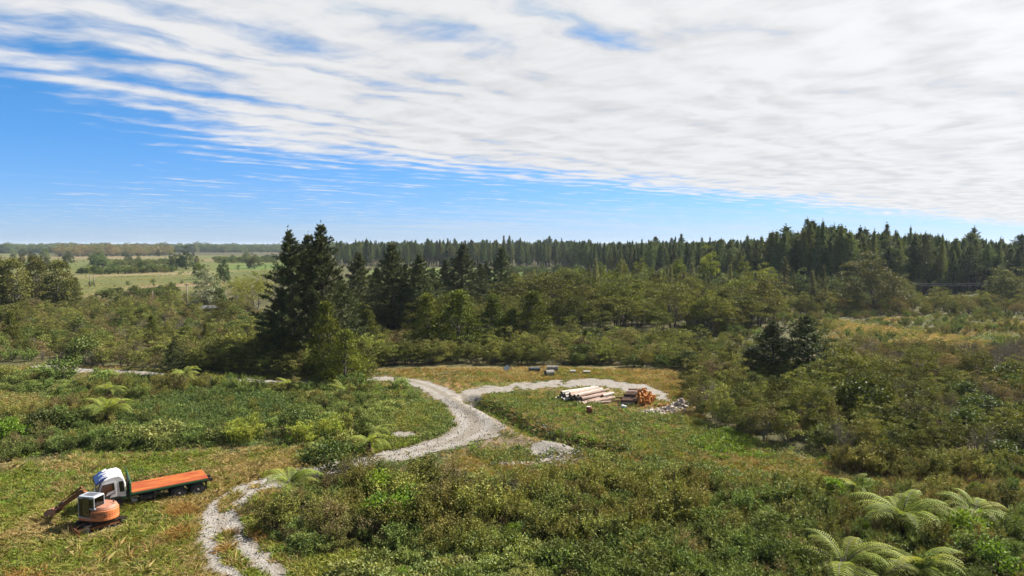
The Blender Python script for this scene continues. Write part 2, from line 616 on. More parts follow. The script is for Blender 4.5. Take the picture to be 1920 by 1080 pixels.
def ground_material():
    m, t, out = material('ground')
    at = t.n('ShaderNodeVertexColor', layer_name='land')
    tc = t.n('ShaderNodeTexCoord')
    v = tc.outputs['Object']
    n1, n2, n3 = t.noise(v, 0.45, 6, 0.6), t.noise(v, 3.0, 5, 0.65), t.noise(v, 14.0, 4, 0.7)
    s = t.math('ADD', t.math('MULTIPLY', n1, 0.35), t.math('ADD', t.math('MULTIPLY', n2, 0.4), t.math('MULTIPLY', n3, 0.25)))
    col = t.mix(1.0, at.outputs['Color'], t.ramp(s, 0.30, 0.70, 0.45, 1.55, False), 'MULTIPLY')
    col = t.mix(t.ramp(n2, 0.54, 0.66, 0, 0.45), col, (0.16, 0.115, 0.06))
    p = t.n('ShaderNodeBsdfPrincipled')
    t.link(col, p.inputs['Base Color'])
    p.inputs['Roughness'].default_value = 0.95
    p.inputs['Specular IOR Level'].default_value = 0.1
    b = t.n('ShaderNodeBump')
    b.inputs['Strength'].default_value = 0.8
    b.inputs['Distance'].default_value = 0.12
    t.link(s, b.inputs['Height'])
    t.link(b.outputs[0], p.inputs['Normal'])
    t.link(p.outputs[0], out.inputs[0])
    return m


def gravel_material():
    m, t, out = material('gravel')
    tc = t.n('ShaderNodeTexCoord')
    v = tc.outputs['Object']
    vo = t.n('ShaderNodeTexVoronoi', feature='F1')
    vo.inputs['Scale'].default_value = 6.5
    t.link(v, vo.inputs['Vector'])
    n1, n2 = t.noise(v, 0.7, 5, 0.6), t.noise(v, 4.0, 5, 0.65)
    sp = t.n('ShaderNodeSeparateColor')
    t.link(vo.outputs['Color'], sp.inputs[0])
    col = t.mix(sp.outputs[0], (0.128, 0.115, 0.100), (0.228, 0.208, 0.184))
    at = t.n('ShaderNodeAttribute', attribute_name='tint')        # worn wheel ruts against the dirtier crown and edges
    col = t.mix(t.math('MULTIPLY', t.ramp(t.math('ADD', at.outputs['Fac'], t.math('MULTIPLY', t.math('SUBTRACT', n2, 0.5), 1.2)), 0.10, 0.65, 1.0, 0.0), 0.62), col, (0.115, 0.093, 0.067))
    col = t.mix(t.ramp(n1, 0.52, 0.70, 0, 0.6), col, (0.098, 0.080, 0.050))
    p = t.n('ShaderNodeBsdfPrincipled')
    t.link(col, p.inputs['Base Color'])
    p.inputs['Roughness'].default_value = 0.9
    p.inputs['Specular IOR Level'].default_value = 0.15
    b = t.n('ShaderNodeBump')
    b.inputs['Strength'].default_value = 0.9
    b.inputs['Distance'].default_value = 0.05
    t.link(t.math('ADD', t.math('MULTIPLY', vo.outputs['Distance'], -1.0), n2), b.inputs['Height'])
    t.link(b.outputs[0], p.inputs['Normal'])
    t.link(p.outputs[0], out.inputs[0])
    return m


M_ground, M_gravel = ground_material(), gravel_material()

# ------------------------------------------------------------------ the land
LAND = []     # (ground polygon, colour, softness noise scale)


def land(col, *pts):
    LAND.append((gpoly(pts), np.array(col)))


STRAW, GREEN, LUSH, OLIVE, SOIL, PALE, RUST = (0.24, 0.175, 0.085), (0.105, 0.135, 0.03), (0.105, 0.14, 0.028), (0.075, 0.075, 0.028), (0.12, 0.085, 0.05), (0.24, 0.19, 0.10), (0.20, 0.11, 0.04)
# far fields on the left
land((0.109, 0.125, 0.033), (-300, 590), (60, 560), (320, 560), (480, 520), (560, 500), (560, 474), (200, 472), (-400, 474))
land((0.217, 0.169, 0.088), (60, 487), (330, 484), (330, 480), (40, 481))
land((0.217, 0.161, 0.088), (170, 555), (300, 552), (350, 538), (420, 531), (430, 527), (300, 534), (200, 548))
land((0.209, 0.177, 0.088), (160, 519), (300, 517), (420, 512), (420, 507), (300, 510), (160, 511))
land((0.242, 0.153, 0.105), (380, 490), (460, 489), (470, 485), (390, 485))
land((0.105, 0.137, 0.036), (150, 508), (340, 503), (330, 492), (200, 492))
land((0.096, 0.161, 0.033), (430, 505), (540, 505), (540, 494), (430, 494))
land((0.096, 0.146, 0.029), (640, 530), (1120, 525), (1060, 505), (700, 503))
land((0.081, 0.073, 0.040), (120, 478), (560, 478), (560, 474), (120, 474))
# dry patches in the scrub on the right
land(PALE, (1540, 602), (1640, 610), (1740, 622), (1720, 640), (1590, 626))
land(PALE, (1630, 596), (1720, 596), (1720, 603), (1640, 603))
land((0.27, 0.22, 0.09), (1640, 640), (1760, 628), (1860, 645), (1840, 660), (1740, 655))
land(STRAW, (1250, 650), (1340, 650), (1340, 658), (1240, 660))
# the clearing
land((0.20, 0.16, 0.06), (690, 690), (1000, 682), (1260, 690), (1300, 740), (1310, 800), (1000, 730), (860, 735), (720, 704))
land((0.12, 0.115, 0.035), (890, 745), (1010, 733), (1150, 770), (1330, 790), (1500, 860), (1300, 860), (1080, 838), (960, 800))
land((0.17, 0.135, 0.045), (860, 850), (1080, 850), (1320, 850), (1560, 850), (1960, 885), (1960, 920), (1500, 900), (1080, 905), (850, 890))
land(RUST, (780, 722), (900, 712), (905, 722), (850, 730))
land(RUST, (880, 760), (930, 775), (1000, 812), (960, 812), (905, 778))
# beside the truck
land(LUSH, (-100, 905), (0, 880), (160, 850), (380, 855), (395, 880), (220, 900), (60, 950), (-100, 960))
land((0.14, 0.135, 0.045), (-100, 960), (60, 945), (240, 955), (400, 920), (420, 930), (380, 1000), (420, 1150), (-100, 1150))
land(STRAW, (370, 870), (480, 850), (580, 845), (570, 880), (490, 905), (400, 915))
land(STRAW, (-60, 740), (60, 730), (80, 760), (20, 790), (-60, 790))
land((0.13, 0.18, 0.03), (430, 900), (480, 1000), (560, 1100), (500, 1100), (440, 1010))
land((0.14, 0.20, 0.03), (740, 770), (830, 760), (860, 800), (800, 835), (700, 850), (730, 820))
land((0.16, 0.21, 0.03), (560, 1060), (820, 1050), (860, 1150), (540, 1150))


def land_colour(x, y):
    jx = x + (fbm(x, y, 3, 21, 4) - 0.5) * 5 * (0.4 + np.minimum(y, 60) / 90)
    jy = y + (fbm(x, y, 3, 31, 4) - 0.5) * 7 * (0.4 + y / 200)
    c = np.tile(np.array(OLIVE), (len(x), 1))
    far = sstep(y, 300, 900)[:, None]
    c = c * (1 - far) + np.array((0.085, 0.088, 0.035)) * far
    for poly, col in LAND:
        c[in_poly(poly, jx, jy)] = col
    for poly in MUD:
        m = in_poly(poly, x + (fbm(x, y, 1, 4, 3) - .5) * 2, y + (fbm(x, y, 1, 14, 3) - .5) * 3)
        c[m] = (0.21, 0.16, 0.11)
    k = fbm(x, y, 6, 41, 4)[:, None]
    c = c * (0.65 + 0.7 * k)
    dry = sstep(fbm(x, y, 2.5, 51, 4), 0.52, 0.68)[:, None] * 0.35
    return (c * (1 - dry) + np.array(STRAW) * dry) * 0.57


def axis_steps(lo, a, b, hi, s, grow=1.14):
    mid = list(np.arange(a, b, s))
    up, d = [b], s
    while up[-1] < hi:
        d *= grow
        up.append(up[-1] + d)
    dn, d = [], s
    p = a
    while p > lo:
        d *= grow
        p -= d
        dn.append(p)
    return np.array(dn[::-1] + mid + up)


def build_ground():
    xs = axis_steps(-9000, -70, 70, 9000, 0.5)
    ys = axis_steps(-400, 28, 128, 9500, 0.5, 1.10)
    X, Y = np.meshgrid(xs, ys)
    x, y = X.ravel(), Y.ravel()
    z = height(x, y) + (fbm(x, y, 1.2, 61, 2) - 0.5) * 0.10 * (gravel(x, y) < -0.3) * (y < 140)
    nx, ny = len(xs), len(ys)
    i = np.arange((nx - 1) * (ny - 1))
    r, c = i // (nx - 1), i % (nx - 1)
    q = r * nx + c
    g = G().add(np.stack([x, y, z], 1), np.stack([q, q + 1, q + nx + 1, q + nx], 1))
    me = g.mesh('ground', M_ground, True)
    ca = me.color_attributes.new('land', 'FLOAT_COLOR', 'POINT')
    ca.data.foreach_set('color', np.hstack([land_colour(x, y), np.ones((len(x), 1))]).astype(np.float32).ravel())
    tag(obj('ground', me), 'rough ground of scrubland and fields', kind='structure')

    # gravel: small cells laid 35 mm above the ground wherever the track and the pads run
    s = 0.16
    mn, mx = np.array([-66.0, 26.0]), np.array([26.0, 100.0])
    gx, gy = np.arange(mn[0], mx[0], s), np.arange(mn[1], mx[1], s)
    X, Y = np.meshgrid(gx, gy)
    cx, cy = X.ravel() + s / 2, Y.ravel() + s / 2
    near = np.zeros(len(cx), bool)
    d, w = seg_dist(TRK[::3, :2], cx, cy, TRK[::3, 2])
    near |= d < w / 2 + 1.2
    for p in PADS:
        a, b = p.min(0) - 2, p.max(0) + 2
        near |= (cx > a[0]) & (cx < b[0]) & (cy > a[1]) & (cy < b[1])
    idx = np.nonzero(near)[0]
    gv = gravel(cx[idx], cy[idx]) + np.random.RandomState(2).uniform(-0.14, 0.14, len(idx))
    idx = idx[gv > 0]
    n = len(gx)
    r, c = idx // n, idx % n
    key = np.stack([r * (n + 1) + c, r * (n + 1) + c + 1, (r + 1) * (n + 1) + c + 1, (r + 1) * (n + 1) + c], 1)
    u, inv = np.unique(key, return_inverse=True)
    vx, vy = mn[0] + (u % (n + 1)) * s, mn[1] + (u // (n + 1)) * s
    jx, jy = (vnoise(vx, vy, 0.21, 71) - .5) * 0.12, (vnoise(vx, vy, 0.21, 72) - .5) * 0.12
    vz = height(vx, vy) + 0.045 + (fbm(vx, vy, 0.7, 73, 3) - .5) * 0.07
    dd, ww = seg_dist(TRK[:, :2], vx, vy, TRK[:, 2])
    rut = np.exp(-((dd - 0.72 * ww / 2.8) / 0.42) ** 2) + 0.45 * (dd > ww * 0.6)
    g = G().add(np.stack([vx + jx, vy + jy, vz], 1), inv.reshape(-1, 4), np.clip(rut, 0, 1))
    tag(obj('track', g.mesh('track', M_gravel, True)), 'pale gravel track winding through the scrub to the log landing', kind='structure')

    # the strip of sea on the horizon
    m, t, out = material('sea')
    p = t.n('ShaderNodeBsdfPrincipled')
    p.inputs['Base Color'].default_value = (0.05, 0.12, 0.2, 1)
    p.inputs['Roughness'].default_value = 0.3
    t.link(p.outputs[0], out.inputs[0])
    g = G().add([(-9000, 5200, 0.5), (1500, 5200, 0.5), (1500, 9400, 0.5), (-9000, 9400, 0.5)], [(0, 1, 2, 3)])
    tag(obj('sea', g.mesh('sea', m)), 'thin strip of sea on the horizon', kind='structure')


build_ground()
# ------------------------------------------------------------------ plants: every kind is a set of variants (crown mesh, stem mesh, joined mesh)
KIND = {}


def curve_pts(a, b, sag, n=5):
    t = np.linspace(0, 1, n)[:, None]
    return a + (b - a) * t + np.array(sag) * (4 * t * (1 - t))


def define(kind, variants, mat, smat, unit_h):
    out = []
    for k, (c, s) in enumerate(variants):
        j = G().merge(c, 0)
        if s.n:
            j.merge(s, 1)
        out.append((c.mesh(kind + ' crown', mat), s.mesh(kind + ' stem', smat, True) if s.n else None, j, [mat, smat]))
    KIND[kind] = dict(v=out, h=unit_h)


def sprig_shrub(seed, h=1.6, w=1.6, stems=9, per=17, sl=0.42, nl=8, ll=0.10, lw=0.045, up=1.0, low=0.25):
    """upright feathery shrub: stems, sprigs along them, small leaves along the sprigs"""
    rng = np.random.RandomState(seed)
    c, s = G(), G()
    for i in range(stems):
        an = rng.uniform(0, 6.28)
        rr = w * 0.5 * math.sqrt(rng.uniform(0.0, 1.0))
        top = np.array([math.cos(an) * rr, math.sin(an) * rr, h * (1 - 0.55 * (2 * rr / w) ** 2) * rng.uniform(0.72, 1.05)])
        base = np.array([math.cos(an) * rr * 0.25, math.sin(an) * rr * 0.25, -0.08])
        P = curve_pts(base, top, (0, 0, 0.05 * h), 6)
        s.tube(P, np.linspace(0.022, 0.006, 6) * h / 1.6, 4, cap=False)
        t = low + (1.0 - low) * rng.uniform(0, 1, per) ** 0.75
        Q = np.stack([np.interp(t, np.linspace(0, 1, 6), P[:, k]) for k in range(3)], 1)
        D = rng.normal(size=(per, 3)) * 0.6
        D[:, :2] += np.array([math.cos(an), math.sin(an)]) * 0.35
        D[:, 2] = np.abs(D[:, 2]) * 0.7 + up * 0.75
        D = unit(D)
        L = sl * rng.uniform(0.6, 1.15, per)
        tt = np.linspace(0.1, 1, nl)
        PP = (Q[:, None] + D[:, None] * (L[:, None] * tt[None])[:, :, None]).reshape(-1, 3)
        DD = (np.repeat(D, nl, 0) * 0.8 + rng.normal(size=(per * nl, 3)) * 0.75)
        tint = np.repeat(rng.uniform(0, 1, per), nl) * 0.7 + rng.uniform(0, 0.3, per * nl)
        leaves(c, PP, DD, ll * rng.uniform(0.7, 1.3, per * nl), lw * rng.uniform(0.8, 1.3, per * nl), rng, tint)
    return c, s


def clump_leaves(g, C, rad, n, ll, lw, rng, tint, flat=1.0, up=0.3):
    """leaves on the outside of a small cushion"""
    d = unit(rng.normal(size=(n, 3)))
    d[:, 2] = np.abs(d[:, 2]) * 1.0 - 0.35 * (rng.uniform(size=n) < 0.3)
    P = C + d * np.array([1, 1, flat]) * rad * rng.uniform(0.55, 1.05, (n, 1))
    D = d * 0.5 + rng.normal(size=(n, 3)) * 0.8
    D[:, 2] += up
    leaves(g, P, D, ll * rng.uniform(0.7, 1.25, n), lw * rng.uniform(0.75, 1.25, n), rng, np.clip(tint + rng.uniform(-0.28, 0.28, n), 0, 1), 0, d)


def clump_shrub(seed, h=1.6, w=1.8, clumps=46, n=36, ll=0.13, lw=0.075, cr=0.30):
    """dense leafy bush: cushions of broad leaves over an uneven dome"""
    rng = np.random.RandomState(seed)
    c, s = G(), G()
    lump = rng.uniform(0.75, 1.15, 8)
    for i in range(clumps):
        an = rng.uniform(0, 6.28)
        el = math.asin(rng.uniform(0.02, 1.0))
        k = lump[int(an / 6.2832 * 8) % 8] * rng.uniform(0.62, 1.0)
        C = np.array([math.cos(an) * math.cos(el) * w * 0.5 * k, math.sin(an) * math.cos(el) * w * 0.5 * k, 0.12 * h + math.sin(el) * h * 0.78 * k])
        clump_leaves(c, C, cr * rng.uniform(0.7, 1.25), n, ll, lw, rng, rng.uniform(0.2, 0.8), 0.8)
        if i % 5 == 0:
            s.tube(curve_pts(np.array([0, 0, -0.05]), C, (0, 0, 0.05), 4), np.linspace(0.03, 0.008, 4), 4, cap=False)
    return c, s


def pine(seed, h=20.0, r=4.2, base=0.10, step=0.62, br=6, tufts=13, nn=8, nl=0.46, nw=0.085, power=1.25, droop=0.1, cone=0):
    """pine with whorled limbs carrying tufts of needles"""
    rng = np.random.RandomState(seed)
    c, s = G(), G()
    lean = rng.normal(size=2) * 0.015 * h
    top = np.array([lean[0], lean[1], h])
    n = 9
    t = np.linspace(0, 1, n)
    P = np.stack([lean[0] * t ** 2, lean[1] * t ** 2, h * t - 0.2], 1)
    s.tube(P, np.interp(t, [0, 0.1, 1], [0.022 * h * 0.75, 0.0145 * h, 0.002 * h]), 7)
    z = base * h
    while z < h * 0.985:
        f = z / h
        prof = r * (1 - f ** power) ** (0.85 if power < 3 else 1) * (0.55 + 0.45 * sstep(f, base, base + 0.22)) if not cone else r * min(1.0, (1 - f) / cone) ** 0.8 * (0.5 + 0.5 * sstep(f, base, base + 0.15))
        k = max(3, int(br * rng.uniform(0.7, 1.2)))
        a0 = rng.uniform(0, 6.28)
        for i in range(k):
            an = a0 + i * 6.283 / k + rng.normal() * 0.22
            L = max(0.22, prof * rng.uniform(0.5, 1.2))
            rise = L * (0.14 + 0.55 * f - droop) + rng.normal() * 0.06 * L
            st = np.array([lean[0] * f * f, lean[1] * f * f, z + rng.uniform(-.2, .2)])
            d = np.array([math.cos(an), math.sin(an), 0])
            en = st + d * L + np.array([0, 0, rise])
            B = curve_pts(st, en, (0, 0, -0.06 * L), 4)
            s.tube(B, np.linspace(0.013 * L + 0.02, 0.012, 4), 4, cap=False)
            m = max(4, int(tufts * (0.35 + 0.65 * L / r)))
            u = 1 - rng.uniform(0, 1, m) ** 1.6 * 0.78
            Q = np.stack([np.interp(u, np.linspace(0, 1, 4), B[:, q]) for q in range(3)], 1)
            side = np.array([-d[1], d[0], 0])
            off = rng.uniform(-1, 1, m) * (1.08 - u) * L * 0.55
            Q += side * off[:, None] + np.stack([np.zeros(m), np.zeros(m), rng.uniform(-0.05, 0.22, m) * (0.4 + 0.2 * L)], 1)
            TD = unit(d * 0.7 + side * np.sign(off)[:, None] * 0.3 + np.array([0, 0, 0.65]) + rng.normal(size=(m, 3)) * 0.2)
            tint = np.repeat(rng.uniform(0, 1, m), nn) * 0.7 + rng.uniform(0, 0.3, m * nn)
            D = np.repeat(TD, nn, 0) * 0.75 + rng.normal(size=(m * nn, 3)) * 0.62
            PP = np.repeat(Q, nn, 0) - np.repeat(TD, nn, 0) * (rng.uniform(0, 1, (m * nn, 1)) * nl * 0.9)
            leaves(c, PP, D, nl * (0.55 + 0.45 * min(1, L / (0.5 * r))) * rng.uniform(0.7, 1.25, m * nn), nw, rng, tint)
        z += step * rng.uniform(0.75, 1.25) * (1 - 0.35 * f)
    q = 16
    leaves(c, np.tile(top, (q, 1)) - np.outer(rng.uniform(-0.02, 0.07, q) * h, [0, 0, 1]), rng.normal(size=(q, 3)) * .35 + np.array([0, 0, 1.0]), nl * 0.7, nw, rng, .5)
    return c, s


def crown_tree(seed, h=8.0, w=6.0, low=0.35, clumps=60, n=42, ll=0.26, lw=0.13, cr=0.75, flat=0.5, shape='dome', trunks=2, tr=0.012, hang=0.3, open_=0.55):
    """tree of forked limbs carrying leaf cushions; shape gives the outline"""
    rng = np.random.RandomState(seed)
    c, s = G(), G()
    lump = rng.uniform(0.72, 1.16, 9)
    forks = []
    for k in range(trunks):
        an = rng.uniform(0, 6.28)
        e = np.array([math.cos(an), math.sin(an), 0]) * w * 0.10 * (trunks > 1) + np.array([0, 0, h * (low + 0.18) if shape != 'cone' else h * 0.93])
        P = curve_pts(np.array([math.cos(an) * 0.03 * w, math.sin(an) * 0.03 * w, -0.15]), e, (rng.normal() * 0.03 * h, rng.normal() * 0.03 * h, 0), 6)
        s.tube(P, np.linspace(tr * h * 1.3, tr * h * (0.75 if shape != 'cone' else 0.15), 6), 6)
        forks.append(P)
    for i in range(clumps):
        an = rng.uniform(0, 6.28)
        L8 = lump[int(an / 6.2832 * 9) % 9]
        if shape == 'dome':
            el = math.asin(rng.uniform(0.0, 1.0))
            k = L8 * rng.uniform(open_, 1.0)
            C = np.array([math.cos(an) * math.cos(el) * w / 2 * k, math.sin(an) * math.cos(el) * w / 2 * k, h * low + math.sin(el) * h * (1 - low) * k * 0.95])
        elif shape == 'cone':
            f = rng.uniform(0, 1) ** 1.25
            rad = w / 2 * (1 - f) ** 0.8 * min(1, 0.6 + f * 3) * L8 * rng.uniform(0.6, 1.02)
            C = np.array([math.cos(an) * rad, math.sin(an) * rad, h * (low + (0.97 - low) * f)])
        else:                                                    # tall column of lobes
            f = rng.uniform(0, 1)
            rad = w / 2 * (0.55 + 0.45 * math.sin(3.1 * f ** 0.8)) * L8 * rng.uniform(0.5, 1.0) * (1 - 0.55 * f ** 3)
            C = np.array([math.cos(an) * rad, math.sin(an) * rad, h * (low + (0.97 - low) * f)])
        clump_leaves(c, C, cr * rng.uniform(0.65, 1.3), n, ll, lw, rng, rng.uniform(0.15, 0.85), flat, hang)
        if i % 3 == 0:
            P = forks[i % trunks]
            j = min(5, max(1, int(5 * min(1, (C[2] / h) * (0.8 if shape == 'cone' else 0.9)))))
            s.tube(curve_pts(P[j], C, (0, 0, -0.03 * h), 4), np.linspace(tr * h * 0.5, 0.012, 4), 4, cap=False)
    return c, s


def tuft(seed, n=16, h=0.42, spread=0.20, w=0.03, lean=0.5):
    rng = np.random.RandomState(seed)
    c = G()
    an = rng.uniform(0, 6.28, n)
    rr = rng.uniform(0, spread, n)
    P = np.stack([np.cos(an) * rr, np.sin(an) * rr, np.full(n, -0.03)], 1)
    D = np.stack([np.cos(an) * lean, np.sin(an) * lean, np.ones(n)], 1) + rng.normal(size=(n, 3)) * 0.28
    D = unit(D)
    L = h * rng.uniform(0.6, 1.2, n)
    S = unit(np.cross(D, rng.normal(size=(n, 3))))
    mid = P + D * (L * 0.55)[:, None]
    tip = P + D * L[:, None] + np.stack([np.cos(an), np.sin(an), -0.7 * np.ones(n)], 1) * (L * 0.28)[:, None]
    v = np.stack([P - S * w / 2, P + S * w / 2, mid + S * w * 0.42, tip, mid - S * w * 0.42], 1)
    f = np.arange(n * 5).reshape(n, 5)
    tint = np.repeat(rng.uniform(0, 1, n), 5)
    c.add(v.reshape(-1, 3), f, tint)
    return c, G()


def weed(seed, n=34, w=0.55, h=0.35, ll=0.13, lw=0.07):
    rng = np.random.RandomState(seed)
    c = G()
    an, rr = rng.uniform(0, 6.28, n), np.sqrt(rng.uniform(0, 1, n)) * w / 2
    P = np.stack([np.cos(an) * rr, np.sin(an) * rr, h * rng.uniform(0.1, 1, n) * (1 - (2 * rr / w) ** 2 * 0.6)], 1)
    D = rng.normal(size=(n, 3)) * 0.7 + np.array([0, 0, 0.45])
    leaves(c, P, D, ll * rng.uniform(.7, 1.3, n), lw, rng, rng.uniform(0, 1, n), 0, np.tile([0, 0, 1.0], (n, 1)))
    return c, G()


def seed_heads(seed, n=10, h=1.15):
    """clump of tall stalks with leafy yellow-green heads"""
    rng = np.random.RandomState(seed)
    c, s = G(), G()
    for i in range(n):
        p = np.array([rng.normal() * 0.22, rng.normal() * 0.22, 0])
        e = p + np.array([rng.normal() * 0.10, rng.normal() * 0.10, h * rng.uniform(0.7, 1.1)])
        s.tube([p, (p + e) / 2, e], [0.02, 0.017, 0.012], 4, cap=False)
        m = 16
        t = rng.uniform(0.2, 0.95, m)
        leaves(c, p + (e - p) * t[:, None], rng.normal(size=(m, 3)) * 0.8 + np.array([0, 0, 0.1]), 0.16, 0.035, rng, rng.uniform(0, .6, m))
        m = 24
        leaves(c, e + rng.normal(size=(m, 3)) * np.array([.10, .10, .06]), rng.normal(size=(m, 3)) + np.array([0, 0, .6]), 0.10, 0.05, rng, rng.uniform(.5, 1, m))
    return c, s


def frond_mesh(seed, L=2.6, pairs=27, arch=0.62, droop=0.95):
    """one arching fern frond: stalk and pairs of drooping leaflets"""
    rng = np.random.RandomState(seed)
    g = G()
    n = 40
    t = np.linspace(0, 1, n)
    ang = arch - (arch + droop) * t ** 1.35
    dx, dz = np.cos(ang), np.sin(ang)
    X = np.concatenate([[0], np.cumsum((dx[1:] + dx[:-1]) / 2)]) * L / (n - 1)
    Z = np.concatenate([[0], np.cumsum((dz[1:] + dz[:-1]) / 2)]) * L / (n - 1)
    curl = rng.normal() * 0.10
    Yb = curl * t ** 2 * L
    P = np.stack([X, Yb, Z], 1)
    g.tube(P[::3], np.linspace(0.026, 0.006, len(P[::3])) * L / 2.6, 5, mat=1, tint=0.3, cap=False)
    for i in range(pairs):
        u = 0.17 + 0.82 * i / (pairs - 1)
        q = np.array([np.interp(u, t, P[:, k]) for k in range(3)])
        a = np.interp(u, t, ang)
        T = np.array([math.cos(a), 0, math.sin(a)])
        N = np.array([-math.sin(a), 0, math.cos(a)])
        pl = L * 0.215 * math.sin(math.pi * min(1, 0.16 + 0.84 * u) ** 0.85) ** 0.75 + 0.03
        for sgn in (-1, 1):
            S = np.array([0, sgn, 0.0])
            d = unit(S * 0.93 + T * 0.32)
            w = T * 0.027 * L / 2.6
            l = pl * rng.uniform(0.9, 1.08)
            sag = 0.16 + 0.22 * rng.uniform()
            p0, p1, p2 = q, q + d * l * 0.5 + N * l * 0.03, q + d * l - N * l * sag
            v = [p0 - w * 0.8, p0 + w * 0.8, p1 + w, p1 - w, p2 + w * 0.22, p2 - w * 0.22]
            g.add(v, [(0, 1, 2, 3), (3, 2, 4, 5)], 0.25 + 0.6 * rng.uniform())
    return g


M_frond_stalk = paint('frond stalk', (0.06, 0.05, 0.025), 0.7)
FROND = [frond_mesh(900 + k, 2.6, 23, a, d).mesh('frond', [M_fern, M_frond_stalk]) for k, (a, d) in enumerate([(0.80, 0.85), (0.62, 1.0), (0.45, 1.1), (0.95, 0.7)])]

DEAD = frond_mesh(950, 2.6, 20, 0.2, 0.7).mesh('dead frond', [M_straw, M_frond_stalk])


def tree_fern(px, py, L, trunk, n, label, seed, group='tree ferns in the scrub', cat='tree fern', rise=0.0):
    rng = random.Random(seed)
    x, y, z = ground(px, py)
    root = obj('tree_fern', None, None, (x, y, z))
    tag(root, label, cat, group)
    g = G()
    g.tube([(0, 0, -0.2), (0.02, 0, trunk * 0.5), (0.0, 0.03, trunk)], [0.17, 0.13, 0.12], 8)
    nr = np.random.RandomState(seed)
    m = 90
    an = nr.uniform(0, 6.28, m)
    P = np.stack([np.cos(an) * 0.12, np.sin(an) * 0.12, nr.uniform(0.1, trunk, m)], 1)
    leaves(g, P, np.stack([np.cos(an) * 0.5, np.sin(an) * 0.5, -np.ones(m)], 1), 0.28, 0.05, nr, 0.3)
    obj('trunk', g.mesh('fern trunk', M_twig), root)
    for k in range(n):
        a = k * 2.39996 + rng.uniform(-0.2, 0.2)
        s = L / 2.6 * rng.uniform(0.8, 1.1)
        o = obj('frond', FROND[rng.choice((0, 0, 1, 1, 2, 3))], root, (0, 0, trunk - 0.03))
        o.rotation_euler = (rng.uniform(-.25, .25), -rise + rng.uniform(-0.38, 0.22), a)
        o.scale = (s, s * rng.uniform(.85, 1.1), s)
    for k in range(3):                                     # dead fronds hanging down the trunk
        o = obj('frond', DEAD, root, (0, 0, trunk - 0.08), (rng.uniform(-.3, .3), 0.95 + rng.uniform(-.2, .2), rng.uniform(0, 6.28)))
        o.scale = (L / 2.6 * .7,) * 3
    return root


# ---- the kinds
define('manuka_shrub', [sprig_shrub(10 + k, 1.6, 1.5 + 0.15 * (k % 3), 10, 17, 0.40, 8, 0.095, 0.045) for k in range(6)], M_manuka, M_twig, 1.6)
define('brown_shrub', [sprig_shrub(30 + k, 1.6, 1.6, 11, 14, 0.46, 7, 0.10, 0.04, 0.9) for k in range(5)], M_brown, M_twig, 1.6)
define('spiky_shrub', [sprig_shrub(50 + k, 1.2, 1.6, 12, 16, 0.34, 7, 0.12, 0.042, 1.2, 0.15) for k in range(6)], M_spiky, M_twig, 1.2)
define('leafy_bush', [clump_shrub(70 + k, 1.6, 1.8) for k in range(5)], M_broad, M_twig, 1.6)
define('dark_bush', [clump_shrub(80 + k, 1.8, 2.2, 52, 36, 0.14, 0.08, 0.34) for k in range(4)], M_darkleaf, M_twig, 1.8)
define('bramble', [clump_shrub(90 + k, 0.9, 1.7, 34, 34, 0.13, 0.07, 0.28) for k in range(5)], M_bramble, M_twig, 0.9)
define('tall_manuka', [crown_tree(110 + k, 3.4, 2.9, 0.16, 40, 46, 0.18, 0.080, 0.36, 0.55, 'dome', 3, 0.010, 0.5, 0.55) for k in range(7)], M_belt, M_bark_grey, 3.4)
define('brown_manuka', [crown_tree(130 + k, 2.8, 2.6, 0.22, 36, 36, 0.17, 0.065, 0.33, 0.6, 'dome', 4, 0.012, 0.5, 0.5) for k in range(5)], M_brown, M_bark_grey, 2.8)
define('kanuka_tree', [crown_tree(150 + k, 7.0, 6.4, 0.34, 58, 60, 0.30, 0.13, 0.85, 0.45, 'dome', 3, 0.012, 0.45, 0.6) for k in range(5)], M_kanuka, M_bark_grey, 7.0)
define('pine_tree', [pine(200 + k, 20, 5.9, 0.06, 0.72, 7, 20, 9, 0.55, 0.105, 1.15) for k in range(4)], M_pine, M_bark_pine, 20.0)
define('young_pine', [pine(220 + k, 7, 2.6, 0.03, 0.36, 7, 12, 8, 0.34, 0.075, 1.5) for k in range(2)], M_pine, M_bark_pine, 7.0)
define('plantation_pine', [pine(240 + k, 22, r, b, 0.85, 6, 9, 6, 0.80, 0.17, 1.3, 0.0, c) for k, (b, c, r) in enumerate([(0.26, .55, 2.8), (0.40, .38, 3.4), (0.16, .70, 2.5), (0.32, .28, 3.6), (0.22, .85, 2.9), (0.30, .5, 2.3), (0.48, .30, 3.2), (0.12, .95, 3.0)])], M_forest, M_bark_pine, 22.0)
define('totara_tree', [crown_tree(260 + k, 8, 4.4, 0.03, 150, 46, 0.24, 0.10, 0.55, 0.8, 'cone', 1, 0.014, 0.9) for k in range(4)], M_totara, M_bark_grey, 8.0)
define('gum_tree', [crown_tree(280 + k, 14, 8.0, 0.16, 120, 46, 0.50, 0.22, 1.05, 0.75, 'column', 2, 0.011, 0.2) for k in range(4)], M_gum, M_bark_pale, 14.0)
define('spreading_tree', [crown_tree(300 + k, 13, 15, 0.22, 120, 56, 0.55, 0.22, 1.35, 0.42, 'dome', 3, 0.010, 0.3, 0.6) for k in range(3)], M_olive, M_bark_grey, 13.0)
define('round_tree', [crown_tree(320 + k, 10, 9, 0.16, 90, 50, 0.45, 0.22, 1.0, 0.75, 'dome', 2, 0.012, 0.3, 0.6) for k in range(3)], M_lime, M_bark_grey, 10.0)
define('dark_tree', [crown_tree(330 + k, 12, 11, 0.10, 90, 50, 0.60, 0.3, 1.2, 0.75, 'dome', 2, 0.012, 0.3, 0.62) for k in range(3)], M_forest, M_bark_grey, 12.0)
